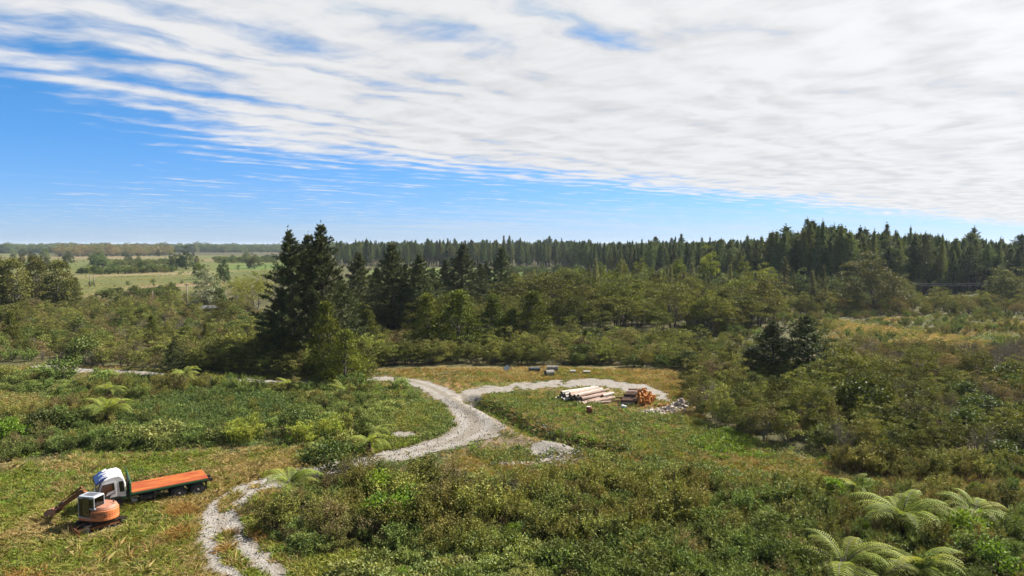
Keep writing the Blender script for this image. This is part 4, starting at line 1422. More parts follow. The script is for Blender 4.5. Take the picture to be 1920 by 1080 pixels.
fill([(-800, 1260), (-500, 700), (700, 696), (1300, 700), (1330, 800), (1560, 852), (2600, 880), (2900, 1260)], 0.62,
     [('grass_green', .30, .25, .5, None, None), ('grass_dry', .36, .25, .5, None, None), ('weeds', .28, .2, .45, None, None), ('bright_weeds', .06, .2, .4, None, None)], 157, gravel_gap=0.12)
fill([(-300, 575), (480, 575), (560, 520), (560, 482), (-300, 482)], 9, [('spiky_shrub', .5, .6, 2.2, 'small green bush dotted over the far fields', 'bushes in the far fields'), ('manuka_shrub', .5, .6, 2.2, 'small olive bush dotted over the far fields', 'bushes in the far fields')], 158, 0.004, (40, 0.50), gravel_gap=None)
fill([(-300, 580), (480, 580), (540, 520), (560, 484), (-300, 484)], 3.2, [('grass_green', .5, .5, .9, None, None), ('grass_dry', .5, .5, 1.0, None, None)], 159, 0.004, (20, 0.44), gravel_gap=None)

# --- trees one by one: base pixel, row of the top
BP = 'big pines left of the clearing'
for px, py, top, w, lab in [
    (556, 694, 430, 1.1, 'tall dark pine, left peak of the big clump beside the back track'),
    (606, 690, 417, .95, 'tallest dark pine with a thin bare tip in the big clump'),
    (583, 676, 437, 1.15, 'dark pine, middle peak of the big clump'),
    (524, 692, 545, 1.5, 'lower dark pine on the left flank of the big clump'),
    (640, 668, 515, 1.35, 'lower dark pine on the right flank of the big clump'),
    (672, 622, 470, 1.25, 'broad dark pine next right of the big clump'),
    (736, 630, 454, 1.2, 'tall pointed pine, second right of the big clump'),
    (788, 632, 474, 1.3, 'pointed pine, third right of the big clump'),
    (866, 606, 455, 1.4, 'bushy pine with a high crown above the clearing'),
    (835, 600, 485, 1.2, 'slimmer pine left of the bushy high pine'),
    (938, 585, 462, 1.4, 'pine standing alone at the right end of the pine row'),
    (704, 618, 500, 1.2, 'low pine filling the gap next to the broad dark pine'),
    (762, 628, 492, 1.1, 'low pine between the two pointed pines'),
    (815, 616, 500, 1.2, 'low pine right of the third pointed pine'),
    (900, 594, 492, 1.2, 'low pine between the bushy pine and the last of the row'),
    (912, 572, 488, .9, 'small pine beside the last pine of the row')]:
    tree_at('pine_tree', px, py, top, lab, 'pine', BP, wide=w)
for px, py, top, lab in [(1448, 714, 602, 'dark young pine, left of the pair in the scrub belt'), (1514, 716, 592, 'dark young pine, right of the pair in the scrub belt'),
                         (326, 704, 640, 'small blue-green young pine beside the back track')]:
    tree_at('young_pine', px, py, top, lab, 'pine', None, wide=1.55 if px > 1000 else 1.2)
for px, py, top, w, lab in [
    (612, 712, 566, 1.15, 'tall olive conical tree before the big pines'),
    (652, 722, 618, 1.7, 'bright olive bushy tree at the foot of the big pines'),
    (596, 728, 684, .9, 'small young conical tree standing on the back track edge'),
    (802, 656, 552, 1.35, 'olive conical tree behind the hedge, left of the round dark one'),
    (862, 660, 546, 1.9, 'round dark olive tree behind the hedge'),
    (925, 654, 556, 1.5, 'lighter olive tree right of the round dark one'),
    (960, 656, 578, 1.4, 'low olive tree at the hedge before the dark pair'),
    (1000, 654, 542, 1.6, 'dark olive tree at the right end of the hedge row'),
    (690, 650, 578, 1.5, 'small olive tree behind the bright bushy tree'),
    (285, 648, 592, 1.0, 'dark conical tree standing out of the left scrub'),
    (386, 650, 606, 1.0, 'second smaller conical tree in the left scrub'),
    (1098, 668, 618, 1.0, 'small dark conical tree in the hedge behind the pipes'),
    (22, 648, 585, 1.3, 'bushy olive tree at the left edge of the scrub'),
    (1520, 590, 552, 1.0, 'small conical tree at the plantation foot')]:
    tree_at('totara_tree', px, py, top, lab, 'tree', 'olive conical trees', wide=w)
for px, py, top, w, lab in [
    (-12, 590, 478, 1.1, 'tall olive tree cut by the left edge'),
    (28, 590, 484, 1.1, 'tall olive tree, left of the clump by the pole'),
    (70, 578, 480, .9, 'tall olive tree, middle of the clump behind the pole'),
    (112, 582, 488, 1.15, 'tall olive tree, right end of the clump behind the pole'),
    (140, 580, 520, .9, 'lower olive tree at the right foot of the clump')]:
    tree_at('gum_tree', px, py, top, lab, 'tree', 'tall olive trees at the left edge', wide=w)
for px, py, top, w, lab in [(1640, 586, 474, 1.0, 'big pale olive spreading tree before the plantation'), (1695, 580, 515, .8, 'lower spreading tree on the right flank of the big pale one'),
                            (1885, 576, 494, .9, 'pale spreading tree at the right edge'), (1945, 570, 490, .8, 'spreading tree cut by the right edge')]:
    tree_at('spreading_tree', px, py, top, lab, 'tree', 'pale spreading trees', wide=w)
for px, py, top, w, lab in [(375, 524, 484, .85, 'round yellow-green tree in the far field'), (1000, 520, 505, 1.0, 'small lime tree behind the pine row')]:
    tree_at('round_tree', px, py, top, lab, 'tree', None, wide=w)
for px, py, top, w, lab in [(182, 500, 467, .9, 'dark round tree alone in the far field'), (128, 498, 471, .8, 'dark tree left of the lone round field tree'), (348, 506, 464, .75, 'tall dark tree behind the round yellow-green one'),
                            (420, 530, 478, .5, 'slim dark tree behind the silver one'), (405, 580, 515, .6, 'dark green tree right beside the silver one'),
                            (352, 474, 455, 1.2, 'dark tree clump on the far horizon'), (85, 489, 462, .7, 'dark tree before the far wood at left')]:
    tree_at('dark_tree', px, py, top, lab, 'tree', None, wide=w)
tree_at('silver_tree', 384, 582, 505, 'silver-grey tree beside the shed', 'tree', None, wide=.95)
tree_at('willow_tree', 478, 590, 500, 'yellow-green willow left of the big pines', 'tree', None, wide=.85)
tree_at('willow_tree', 445, 575, 515, 'smaller olive willow behind the bigger one', 'tree', None, wide=.8)
for px, py, top, w, lab in [(1395, 570, 482, .8, 'lime-topped gum before the plantation, largest'), (1425, 572, 500, .7, 'lime-topped gum right of the largest'), (1270, 560, 478, 1.0, 'broad lime-topped gum before the plantation'),
                            (1165, 555, 480, .9, 'lime-topped gum, second from the end of the far field'), (1130, 552, 492, .8, 'lime-topped gum, first from the end of the far field'), (1195, 556, 485, .8, 'lime-topped gum, third from the end of the far field'),
                            (1330, 565, 462, .8, 'tall lime-topped gum against the plantation'), (1150, 560, 512, .9, 'low lime dome of a gum before the others'), (1080, 550, 498, .8, 'gum nearest the far field')]:
    tree_at('lime_gum', px, py, top, lab, 'tree', 'lime-topped gums', wide=w)
fill([(1100, 566), (1560, 580), (1560, 566), (1300, 548), (1100, 545)], 6.0,
     [('sapling_pine', .8, 6, 10, 'thin grey-green sapling pine before the plantation', 'sapling pines'), ('lime_gum', .2, 7, 10, 'small gum among the sapling pines', 'small gums')], 170)

# --- the plantation and the far woods
def forest(pts, step, seed, hfun, lab, grp, kind='plantation_pine', grow=0.0):
    n0 = len(REG.get(kind, []))
    fill(pts, step, [(kind, 1, 10, 10, lab, grp)], seed, grow, gravel_gap=None, jitter=0.42)
    rng = np.random.RandomState(seed)
    for d in REG[kind][n0:]:
        px, _ = project(d['x'], d['y'], 10.0)
        h = hfun(float(px), d['y']) * (1 + 0.13 * (vnoise(d['x'], d['y'], 17, 5) - .5) * 2) * rng.uniform(0.78, 1.12) * (1.15 if rng.uniform() < .07 else 1)
        d['s'] = h / KIND[kind]['h']
        d['sx'] = d['s'] * rng.uniform(0.75, 1.5)


PL = 'pines of the plantation'
forest([(2050, 546), (1850, 549), (1700, 556), (1560, 560), (1450, 556), (1400, 548), (1400, 522), (1700, 520), (2050, 518)], 4.4, 301,
       lambda px, y: float(np.interp(px, [1380, 1450, 1520, 1640, 1800, 1960], [17.0, 19.0, 21.0, 19.0, 17.6, 15.8])), 'tall dark pine in the plantation on the right', PL)
forest([(1440, 552), (1330, 540), (1200, 527), (1100, 514), (1060, 503), (1060, 492), (1440, 505)], 5.5, 302,
       lambda px, y: float(np.interp(px, [1050, 1200, 1400], [17.2, 16.4, 17.6])) + (y - 300) * 0.002, 'dark pine in the plantation arm behind the gums', PL, grow=0.002)
forest([(630, 499), (1080, 502), (1080, 486), (630, 484)], 8.0, 303, lambda px, y: 18.2, 'far pine in the row behind the green strip', PL, grow=0.002)
fill([(1120, 566), (1700, 578), (1700, 566), (1500, 556), (1280, 545), (1120, 545)], 5.5, [('dark_tree', 1, 5, 8, 'dark understorey tree before the plantation', 'understorey trees')], 304)
forest([(-200, 476), (560, 473.5), (640, 480), (640, 468), (-200, 467)], 17, 305, lambda px, y: 12.5 + 7.5 * vnoise(px, 0, 22, 7), 'far wood', PL, 'dark_tree', grow=0.0006)
forest([(-300, 467), (2300, 470), (2300, 463.5), (-300, 462.5)], 34, 306, lambda px, y: 14.5 + 7.0 * vnoise(px, 0, 30, 3) + 3 * (px > 560), 'far wood', PL, 'dark_tree', grow=0.0003)
fill([(110, 482), (320, 480), (320, 472), (110, 473)], 15, [('brown_manuka', 1, 11, 15, 'brownish bare wood across the far field', 'brown far wood')], 307, gravel_gap=None)
fill([(-200, 520), (560, 515), (640, 482), (-200, 480)], 60, [('dark_tree', .7, 6, 12, 'dark tree dotted over the far fields', 'trees dotted over the far fields'), ('gum_tree', .3, 6, 11, 'olive tree dotted over the far fields', 'trees dotted over the far fields')], 320, 0.0006, (120, .46), gravel_gap=None)
# hedges and bushes in the far fields
for k, (pts, st, h0, h1) in enumerate([([(150, 516), (330, 511), (330, 507), (150, 511)], 5, 2.5, 4.5), ([(220, 500), (340, 496), (340, 492), (200, 494)], 6, 2.5, 4), ([(400, 495), (550, 492), (550, 484), (400, 486)], 9, 2.5, 5),
                                      ([(160, 562), (330, 558), (330, 546), (240, 556)], 4, 2.2, 3.6), ([(960, 516), (1100, 520), (1100, 508), (960, 510)], 8, 3, 5)]):
    fill(pts, st, [('dark_bush', .6, h0, h1, 'dark bush in the far fields', 'bushes in the far fields'), ('tall_manuka', .4, h0, h1, 'olive bush in the far fields', 'bushes in the far fields')], 310 + k, gravel_gap=None, gap=(25, .38))

for lst in REG.values():
    from collections import Counter
    n = Counter(q['label'] for q in lst if q['label'])
    SHARED.update(q['group'] for q in lst if q['label'] and n[q['label']] > 1 and q['group'])
for kind, name, mname, mlab in [
    ('manuka_shrub', 'manuka_shrub', 'scrub', 'mass of smaller olive shrubs'), ('brown_shrub', 'brown_shrub', 'brown_scrub', 'mass of smaller brown shrubs'),
    ('spiky_shrub', 'spiky_shrub', 'green_scrub', 'mass of smaller green shrubs'), ('leafy_bush', 'leafy_bush', 'bush_scrub', 'leafy bushes'), ('dark_bush', 'dark_bush', 'dark_scrub', 'dark bushes'),
    ('bramble', 'bramble', 'bramble_scrub', 'mass of smaller bramble mounds'), ('tall_manuka', 'manuka_bush', 'manuka_scrub', 'mass of manuka farther away'), ('brown_manuka', 'brown_manuka_bush', 'brown_manuka_scrub', 'mass of brown manuka farther away'),
    ('kanuka_tree', 'kanuka_tree', 'kanuka_wood', 'mass of kanuka farther away'), ('pine_tree', 'pine_tree', '', ''), ('young_pine', 'young_pine', '', ''), ('plantation_pine', 'plantation_pine', 'pine_wood', 'pines deeper in the plantation'),
    ('totara_tree', 'totara_tree', '', ''), ('gum_tree', 'gum_tree', '', ''), ('spreading_tree', 'spreading_tree', '', ''), ('round_tree', 'round_tree', '', ''), ('silver_tree', 'silver_tree', '', ''), ('willow_tree', 'willow_tree', '', ''),
    ('lime_gum', 'gum_tree', '', ''), ('sapling_pine', 'sapling_pine', '', ''), ('rushes', 'stalk_clump', '', ''), ('bare_shrub', 'bare_shrub', 'bare_scrub', 'mass of bare grey shrubs')]:
    emit(kind, name, mname, mlab)
emit('dark_tree', 'dark_tree', 'far_wood', 'far woods along the horizon', 130)
for kind, name, lab in [('tall_dry', 'long_dry_grass', 'long pale grass clumps'), ('tall_green', 'long_green_grass', 'long green grass clumps'), ('grass_green', 'green_grass', 'green grass tufts'), ('grass_dry', 'dry_grass', 'dry straw-coloured grass tufts'), ('grass_rusty', 'rusty_grass', 'rust-brown grass tufts'),
                        ('weeds', 'weeds', 'low green weeds'), ('bright_weeds', 'bright_weeds', 'bright green broad-leaved weeds'), ('bracken', 'bracken', 'dark green bracken patch')]:
    emit(kind, name, name, lab, 0)

# --- tree ferns
for a in [(1690, 1010, 3.2, 1.2, 16, 'biggest tree fern, pale fronds spread wide above the right thicket', 1),
          (1580, 1095, 3.0, 0.9, 15, 'tree fern at the bottom edge left below the biggest one', 2),
          (1720, 1095, 2.8, 0.7, 13, 'tree fern at the bottom edge right below the biggest one', 9),
          (1825, 985, 2.3, 1.0, 11, 'flat-topped tree fern right of the biggest one', 3),
          (1470, 1000, 2.0, 0.7, 9, 'small tree fern half hidden left of the biggest one', 4),
          (1600, 935, 1.8, 0.8, 9, 'tree fern behind the biggest one', 5),
          (545, 948, 2.4, 1.4, 15, 'tree fern at the bend of the near track', 6),
          (200, 792, 3.0, 1.1, 15, 'wide tree fern above the truck beside the dark bushes', 7),
          (347, 733, 2.2, 1.9, 12, 'tree fern with a bare dark trunk beside the back track', 8),
          (206, 752, 2.0, 1.2, 10, 'yellow-green tree fern behind the wide one', 10),
          (692, 852, 2.2, 0.9, 14, 'leafy tree fern left of the track bend', 11),
          (706, 828, 1.7, 0.8, 11, 'smaller tree fern above the leafy one left of the track bend', 12),
          (640, 746, 2.0, 0.9, 11, 'tree fern at the foot of the conical olive trees', 13),
          (540, 735, 2.0, 0.8, 11, 'tree fern in front of the back track below the big pines', 14),
          (605, 860, 1.8, 1.0, 9, 'dark tree fern beside the dark bush at the track', 15)]:
    tree_fern(*a)
# ------------------------------------------------------------------ things: truck, digger, logs, pipes, poles
M_white = paint('white paint', (0.80, 0.80, 0.79), 0.35, 0, (0.46, 0.43, 0.37), 0.55, 2.2)
M_blue = paint('blue paint', (0.03, 0.07, 0.30), 0.35, 0, (0.02, 0.04, 0.16), 0.4, 3)
M_green = paint('green paint', (0.025, 0.16, 0.06), 0.45, 0, (0.05, 0.06, 0.03), 0.5, 4)
M_black = paint('black rubber', (0.022, 0.022, 0.022), 0.8, 0, (0.07, 0.06, 0.05), 0.5, 5)
M_dark = paint('dark chassis', (0.03, 0.03, 0.03), 0.6, 0, (0.09, 0.065, 0.045), 0.6, 3)
M_rim = paint('worn rim', (0.20, 0.185, 0.17), 0.6, 0.2, (0.09, 0.07, 0.05), 0.6, 6)
M_deck = paint('rusty deck', (0.36, 0.060, 0.020), 0.75, 0, (0.62, 0.22, 0.04), 0.95, 2.6, 0.2, 0.25, (0.25, 1.3, 1))
M_glass = paint('tinted glass', (0.012, 0.015, 0.017), 0.08, 0, (0.02, 0.022, 0.024), 0.4, 2, 0.6)
M_lamp = paint('lamp glass', (0.5, 0.5, 0.48), 0.15)
M_orange = paint('orange paint', (0.80, 0.22, 0.06), 0.5, 0, (0.62, 0.27, 0.13), 0.7, 2.2)
M_faded = paint('faded orange paint', (0.50, 0.20, 0.11), 0.6, 0, (0.42, 0.27, 0.20), 0.7, 3)
M_rust = paint('rusty steel', (0.34, 0.125, 0.052), 0.85, 0, (0.17, 0.065, 0.035), 0.9, 5, 0.2, 0.4)
M_cabgrey = paint('pale grey cab paint', (0.42, 0.44, 0.48), 0.4, 0, (0.45, 0.45, 0.46), 0.5, 3)
M_roofgrey = paint('dark roof panel', (0.13, 0.135, 0.15), 0.5)
M_trackmud = paint('muddy track', (0.055, 0.045, 0.038), 0.85, 0, (0.12, 0.07, 0.045), 0.8, 6, 0.2, 0.5)
M_sawn = paint('fresh sawn wood', (0.62, 0.27, 0.075), 0.8, 0, (0.44, 0.16, 0.05), 0.8, 9, 0.15)
M_endshade = paint('shaded log end', (0.13, 0.085, 0.055), 0.9, 0, (0.05, 0.035, 0.025), 0.8, 14, 0.1)  # shadow on the log ends, put into a dark base colour
M_logpale = paint('weathered pale log', (0.66, 0.60, 0.54), 0.85, 0, (0.36, 0.27, 0.21), 0.8, 4, 0.15, 0.3, (0.4, 2, 2))
M_logpink = paint('pinkish log', (0.50, 0.37, 0.30), 0.85, 0, (0.24, 0.14, 0.10), 0.8, 4, 0.15, 0.3, (0.4, 2, 2))
M_logbrown = paint('brown barked log', (0.19, 0.11, 0.075), 0.9, 0, (0.10, 0.06, 0.045), 0.8, 6, 0.1, 0.5, (0.6, 2, 2))
M_concrete = paint('weathered concrete', (0.34, 0.32, 0.28), 0.9, 0, (0.22, 0.20, 0.16), 0.8, 4, 0.15, 0.3)
M_pipegreen = paint('dark green pipe', (0.055, 0.075, 0.07), 0.5, 0, (0.10, 0.11, 0.10), 0.5, 4)
M_rubble = paint('pale rubble', (0.66, 0.58, 0.50), 0.9, 0, (0.34, 0.20, 0.13), 0.9, 3, 0.1)
M_stone = paint('pale stone', (0.42, 0.39, 0.35), 0.9, 0, (0.28, 0.25, 0.21), 0.8, 5, 0.1)
M_pole = paint('weathered pole', (0.36, 0.30, 0.23), 0.9, 0, (0.22, 0.18, 0.14), 0.7, 4, 0.1)
M_wire = paint('wire', (0.25, 0.25, 0.26), 0.5)
M_shed = paint('grey shed iron', (0.10, 0.105, 0.11), 0.6, 0, (0.14, 0.13, 0.12), 0.6, 3)
M_sheet = paint('pale sheeting', (0.68, 0.68, 0.66), 0.6, 0, (0.45, 0.43, 0.4), 0.5, 2)


def clear_glass():
    m, t, out = material('clear pane')
    a, b, mx, fr = t.n('ShaderNodeBsdfTransparent'), t.n('ShaderNodeBsdfGlossy'), t.n('ShaderNodeMixShader'), t.n('ShaderNodeFresnel')
    a.inputs['Color'].default_value = (0.90, 0.92, 0.92, 1)
    b.inputs['Roughness'].default_value = 0.05
    fr.inputs['IOR'].default_value = 1.5
    t.link(fr.outputs[0], mx.inputs[0])
    t.link(a.outputs[0], mx.inputs[1])
    t.link(b.outputs[0], mx.inputs[2])
    t.link(mx.outputs[0], out.inputs[0])
    return m


M_clear = clear_glass()


def part(name, parent, mat, g, bev=0.0, smooth=False, seg=2):
    o = obj(name, g.mesh(name, mat, smooth), parent)
    if bev:
        bevel(o, bev, seg)
    return o


def wheel(parent, x, y, r, w, side, dual=False):
    """tyre with a rim; side is the outward direction along y"""
    g = G()
    ww = w
    g.ring((x, y, r), (0, side, 0), [(r * 0.58, 0.0), (r * 0.66, 0.03), (r * 0.90, 0.025), (r * 0.985, -0.03), (r, -0.08), (r, -ww + 0.08), (r * 0.97, -ww + 0.02), (r * 0.6, -ww)], 32)
    for k in range(40):
        a = k * 2 * math.pi / 40
        rot = Matrix.Rotation(-a, 3, 'Y')
        c = Vector((x, y - side * ww * 0.5, r)) + rot @ Vector((0, 0, r * 1.0))
        g.box(c, (0.05, ww * 0.86, 0.03), rot)
    o = part('wheel', parent, M_black, g, 0, False)
    h = G()
    h.ring((x, y, r), (0, side, 0), [(r * 0.60, 0.005), (r * 0.57, 0.03), (r * 0.52, 0.02), (r * 0.46, -0.06), (r * 0.30, -0.10), (r * 0.22, -0.05), (r * 0.20, 0.03), (0.001, 0.035)], 28)
    part('rim', o, M_rim, h, 0, True)
    n = G()
    for k in range(8):
        a = k * math.pi / 4
        p = Vector((x + math.cos(a) * r * 0.37, y - side * 0.085, r + math.sin(a) * r * 0.37))
        n.tube([p, p + Vector((0, side * 0.05, 0))], [0.022, 0.022], 6)
    part('wheel_nut', o, M_dark, n)
    return o


def truck():
    """local: +x forward, +y to the truck's left, origin on the ground under the rear tandem axle"""
    fx, fy, fz = ground(214, 958)
    rx, ry, rz = ground(336, 938)
    d = Vector((fx - rx, fy - ry, fz - rz))
    hd = math.atan2(-0.575, -0.818)
    root = obj('flatbed_truck', None, None)
    tag(root, 'white cab truck with a rusty orange flat deck parked on the grass', 'truck')
    root.rotation_euler = (0, R(0.8), hd)
    root.scale = (0.88, 0.88, 0.88)
    A = 4.20                                        # front axle ahead of the first rear axle
    # cab
    prof = [(A + 1.12, 0.62), (A + 1.16, 1.25), (A + 1.02, 1.62), (A + 0.80, 2.36), (A + 0.60, 2.56), (A + 0.10, 2.70), (A - 0.35, 2.72), (A - 0.62, 2.50), (A - 0.74, 2.05), (A - 0.74, 0.95), (A - 0.52, 0.92),
            (A - 0.46, 1.06), (A - 0.22, 1.17), (A + 0.18, 1.17), (A + 0.42, 1.06), (A + 0.52, 0.62)]
    g = G().prism(prof, -1.13, 1.13)
    cab = part('cab', root, M_white, g, 0.09, False, 3)
    g = G()
    g.prism([(A + 0.98, 1.55), (A + 1.04, 1.55), (A + 0.84, 2.30), (A + 0.78, 2.30)], -1.0, 1.0)
    for q in g.v:
        q[:, 0] += 0.055
    part('windscreen', cab, M_glass, g, 0.02)
    g = G().prism([(A + 0.96, 2.30), (A + 1.16, 2.22), (A + 1.12, 2.34), (A + 0.78, 2.60), (A + 0.35, 2.74), (A + 0.35, 2.70), (A + 0.62, 2.55)], -1.05, 1.05)
    part('sun_visor', cab, M_blue, g, 0.02)
    for k, (y0, y1, a) in enumerate([(1.06, 0.62, 0.55), (0.55, 0.20, 0.30), (0.10, -0.35, 0.52), (-0.45, -1.06, 0.25)]):
        # white wave crests reaching forward over the blue
        q = G()
        t = np.linspace(0, 1, 7)
        edge = [(A + 0.36 + a * math.sin(math.pi * s) ** 0.6, y0 + (y1 - y0) * s) for s in t]
        zz = lambda x: np.interp(x, [A + 0.3, A + 0.35, A + 0.78, A + 1.12], [2.75, 2.75, 2.61, 2.35]) + 0.012
        V = [(x, y, zz(x)) for x, y in edge] + [(A + 0.30, y0 + (y1 - y0) * s, zz(A + 0.30)) for s in t]
        q.add(V, [(i, i + 1, 8 + i, 7 + i) for i in range(6)])
        part('wave_crest', cab, M_white, q)
    # door with window and handle, rear quarter window
    Y = 1.132
    door = part('door', cab, M_white, G().prism([(A + 1.00, 0.98), (A + 1.05, 1.30), (A + 0.93, 1.60), (A + 0.74, 2.30), (A - 0.12, 2.36), (A - 0.14, 1.22), (A + 0.20, 1.22), (A + 0.46, 1.10), (A + 0.54, 0.98)], Y, Y + 0.012), 0.006)
    part('pane', door, M_glass, G().prism([(A + 0.93, 1.50), (A + 0.90, 1.62), (A + 0.72, 2.20), (A + 0.0, 2.26), (A - 0.04, 1.72), (A + 0.40, 1.64), (A + 0.52, 1.44), (A + 0.60, 1.36), (A + 0.90, 1.34)], Y + 0.008, Y + 0.02), 0.008)
    part('door_panel', door, M_dark, G().prism([(A + 0.92, 1.32), (A + 0.20, 1.44), (A + 0.34, 1.12), (A + 0.50, 1.02), (A + 0.90, 0.98)], Y + 0.008, Y + 0.019), 0.006)
    part('panel_trim', door, M_rim, G().prism([(A + 0.86, 1.22), (A + 0.40, 1.30), (A + 0.44, 1.20), (A + 0.84, 1.12)], Y + 0.016, Y + 0.024))
    part('lettering', door, M_rim, (lambda q: [q.box((A - 0.02 + 0.05 * k, Y + 0.0145, 1.46), (0.03, 0.004, 0.05)) for k in range(6)] and q)(G()))
    part('handle', door, M_dark, G().box((A - 0.03, Y + 0.025, 1.60), (0.14, 0.03, 0.035)), 0.006)
    part('quarter_window', cab, M_glass, G().prism([(A - 0.30, 2.28), (A - 0.60, 2.28), (A - 0.64, 1.50), (A - 0.34, 1.50)], Y, Y + 0.014), 0.006)
    part('sill_stripe', cab, M_green, G().prism([(A + 0.5, 1.02), (A + 0.40, 1.10), (A + 0.18, 1.20), (A - 0.22, 1.20), (A - 0.73, 1.10), (A - 0.73, 0.96), (A - 0.50, 0.95), (A - 0.44, 1.08), (A - 0.22, 1.172), (A + 0.18, 1.172)][1:], Y - 0.01, Y + 0.008))
    part('bumper', cab, M_dark, G().box((A + 1.14, 0, 0.62), (0.16, 2.26, 0.36)), 0.03)
    part('grille', cab, M_dark, G().box((A + 1.155, 0, 1.12), (0.05, 1.5, 0.32)), 0.01)
    for s in (-1, 1):
        part('headlight', cab, M_lamp, G().ring((A + 1.17, s * 0.88, 0.74), (1, 0, 0), [(0.11, 0.0), (0.11, 0.06), (0.001, 0.075)], 14))
        m = part('mirror', cab, M_dark, G().box((A + 1.12, s * 1.34, 2.05), (0.10, 0.20, 0.42)), 0.03)
        part('mirror_arm', m, M_dark, G().tube([(A + 1.08, s * 1.30, 2.28), (A + 0.9, s * 1.16, 2.36)], [0.018, 0.018], 6))
        part('wheel_arch', cab, M_dark, G().prism([(A + 0.60, 0.60), (A + 0.46, 1.02), (A + 0.20, 1.16), (A - 0.22, 1.16), (A - 0.48, 1.02), (A - 0.56, 0.62), (A - 0.46, 0.62), (A - 0.40, 0.95), (A - 0.18, 1.08), (A + 0.16, 1.08), (A + 0.38, 0.95), (A + 0.50, 0.60)], s * 0.75, s * 1.15))
    part('cab_step', cab, M_dark, G().box((A + 0.75, 1.04, 0.46), (0.42, 0.22, 0.06)), 0.01)
    # chassis
    for s in (-1, 1):
        part('chassis_rail', root, M_dark, G().box((1.45, s * 0.42, 0.90), (8.0, 0.09, 0.26)), 0.01)
    for ax in (0, -1.32):
        part('axle', root, M_dark, G().tube([(ax, -1.0, 0.5), (ax, 1.0, 0.5)], [0.09, 0.09], 8))
    part('fuel_tank', root, M_dark, G().tube([(1.55, 0.80, 0.66), (2.55, 0.80, 0.66)], [0.26, 0.26], 16), 0, True)
    part('tank_bracket', root, M_rim, G().box((1.62, 0.86, 0.70), (0.05, 0.48, 0.50)).box((2.48, 0.86, 0.70), (0.05, 0.48, 0.50)))
    part('battery_box', root, M_cabgrey, G().box((2.95, 0.90, 0.70), (0.36, 0.32, 0.28)), 0.02)
    part('side_guard', root, M_dark, G().box((2.0, 1.12, 0.82), (2.0, 0.04, 0.06)))
    part('air_stack', root, M_dark, G().tube([(A - 0.88, 0.85, 0.9), (A - 0.88, 0.85, 2.5)], [0.07, 0.07], 10))
    # deck and headboard
    d0, d1 = -2.05, 3.10
    deck = part('deck', root, M_deck, G().box(((d0 + d1) / 2, 0, 1.27), (d1 - d0, 2.40, 0.07)), 0.008)
    for s in (-1, 1):
        part('deck_rail', deck, M_green, G().box(((d0 + d1) / 2, s * 1.215, 1.20), (d1 - d0 + 0.02, 0.05, 0.13)), 0.006)
        for k in range(11):
            part('rope_hook', deck, M_dark, G().box((d0 + 0.3 + k * 0.46, s * 1.18, 1.115), (0.03, 0.05, 0.05)))
    for k in range(12):
        part('cross_member', deck, M_dark, G().box((d0 + 0.12 + k * 0.445, 0, 1.14), (0.06, 2.36, 0.15)))
    part('tail_rail', deck, M_deck, G().box((d0 - 0.02, 0, 1.20), (0.06, 2.44, 0.20)), 0.006)
    hb = part('headboard', root, M_green, G().prism([(-1.2, 1.0), (1.2, 1.0), (1.2, 2.02), (1.05, 2.16), (-1.2, 2.34)], d1 + 0.02, d1 + 0.07, 'x'), 0.008)
    for s in (-1.13, -0.4, 0.4, 1.15):
        part('headboard_post', hb, M_green, G().box((d1 + 0.10, s, (0.95 + (2.62 if s < -1 else 2.05)) / 2), (0.08, 0.12, (2.62 if s < -1 else 2.05) - 0.95)), 0.01)
    part('headboard_rail', hb, M_green, G().box((d1 + 0.10, 0, 1.55), (0.06, 2.36, 0.10)))
    part('tail_light', root, M_rust, G().box((d0 - 0.02, 0.95, 1.03), (0.05, 0.30, 0.11)).box((d0 - 0.02, -0.95, 1.03), (0.05, 0.30, 0.11)))
    for s in (-1, 1):
        part('mud_flap', root, M_black, G().box((-1.96, s * 0.92, 0.72), (0.03, 0.55, 0.72)))
        wheel(root, A, s * 1.10, 0.52, 0.26, s)
        wheel(root, 0.0, s * 1.16, 0.52, 0.54, s)
        wheel(root, -1.32, s * 1.16, 0.52, 0.54, s)
    # stand it so that the near front rear-axle tyre meets the ground at its pixel
    rot = root.rotation_euler.to_matrix()
    off = rot @ Vector((0, 1.10, 0)) * 0.88
    root.location = Vector((rx, ry, rz)) - off + Vector((0, 0, 0.02))
    return root


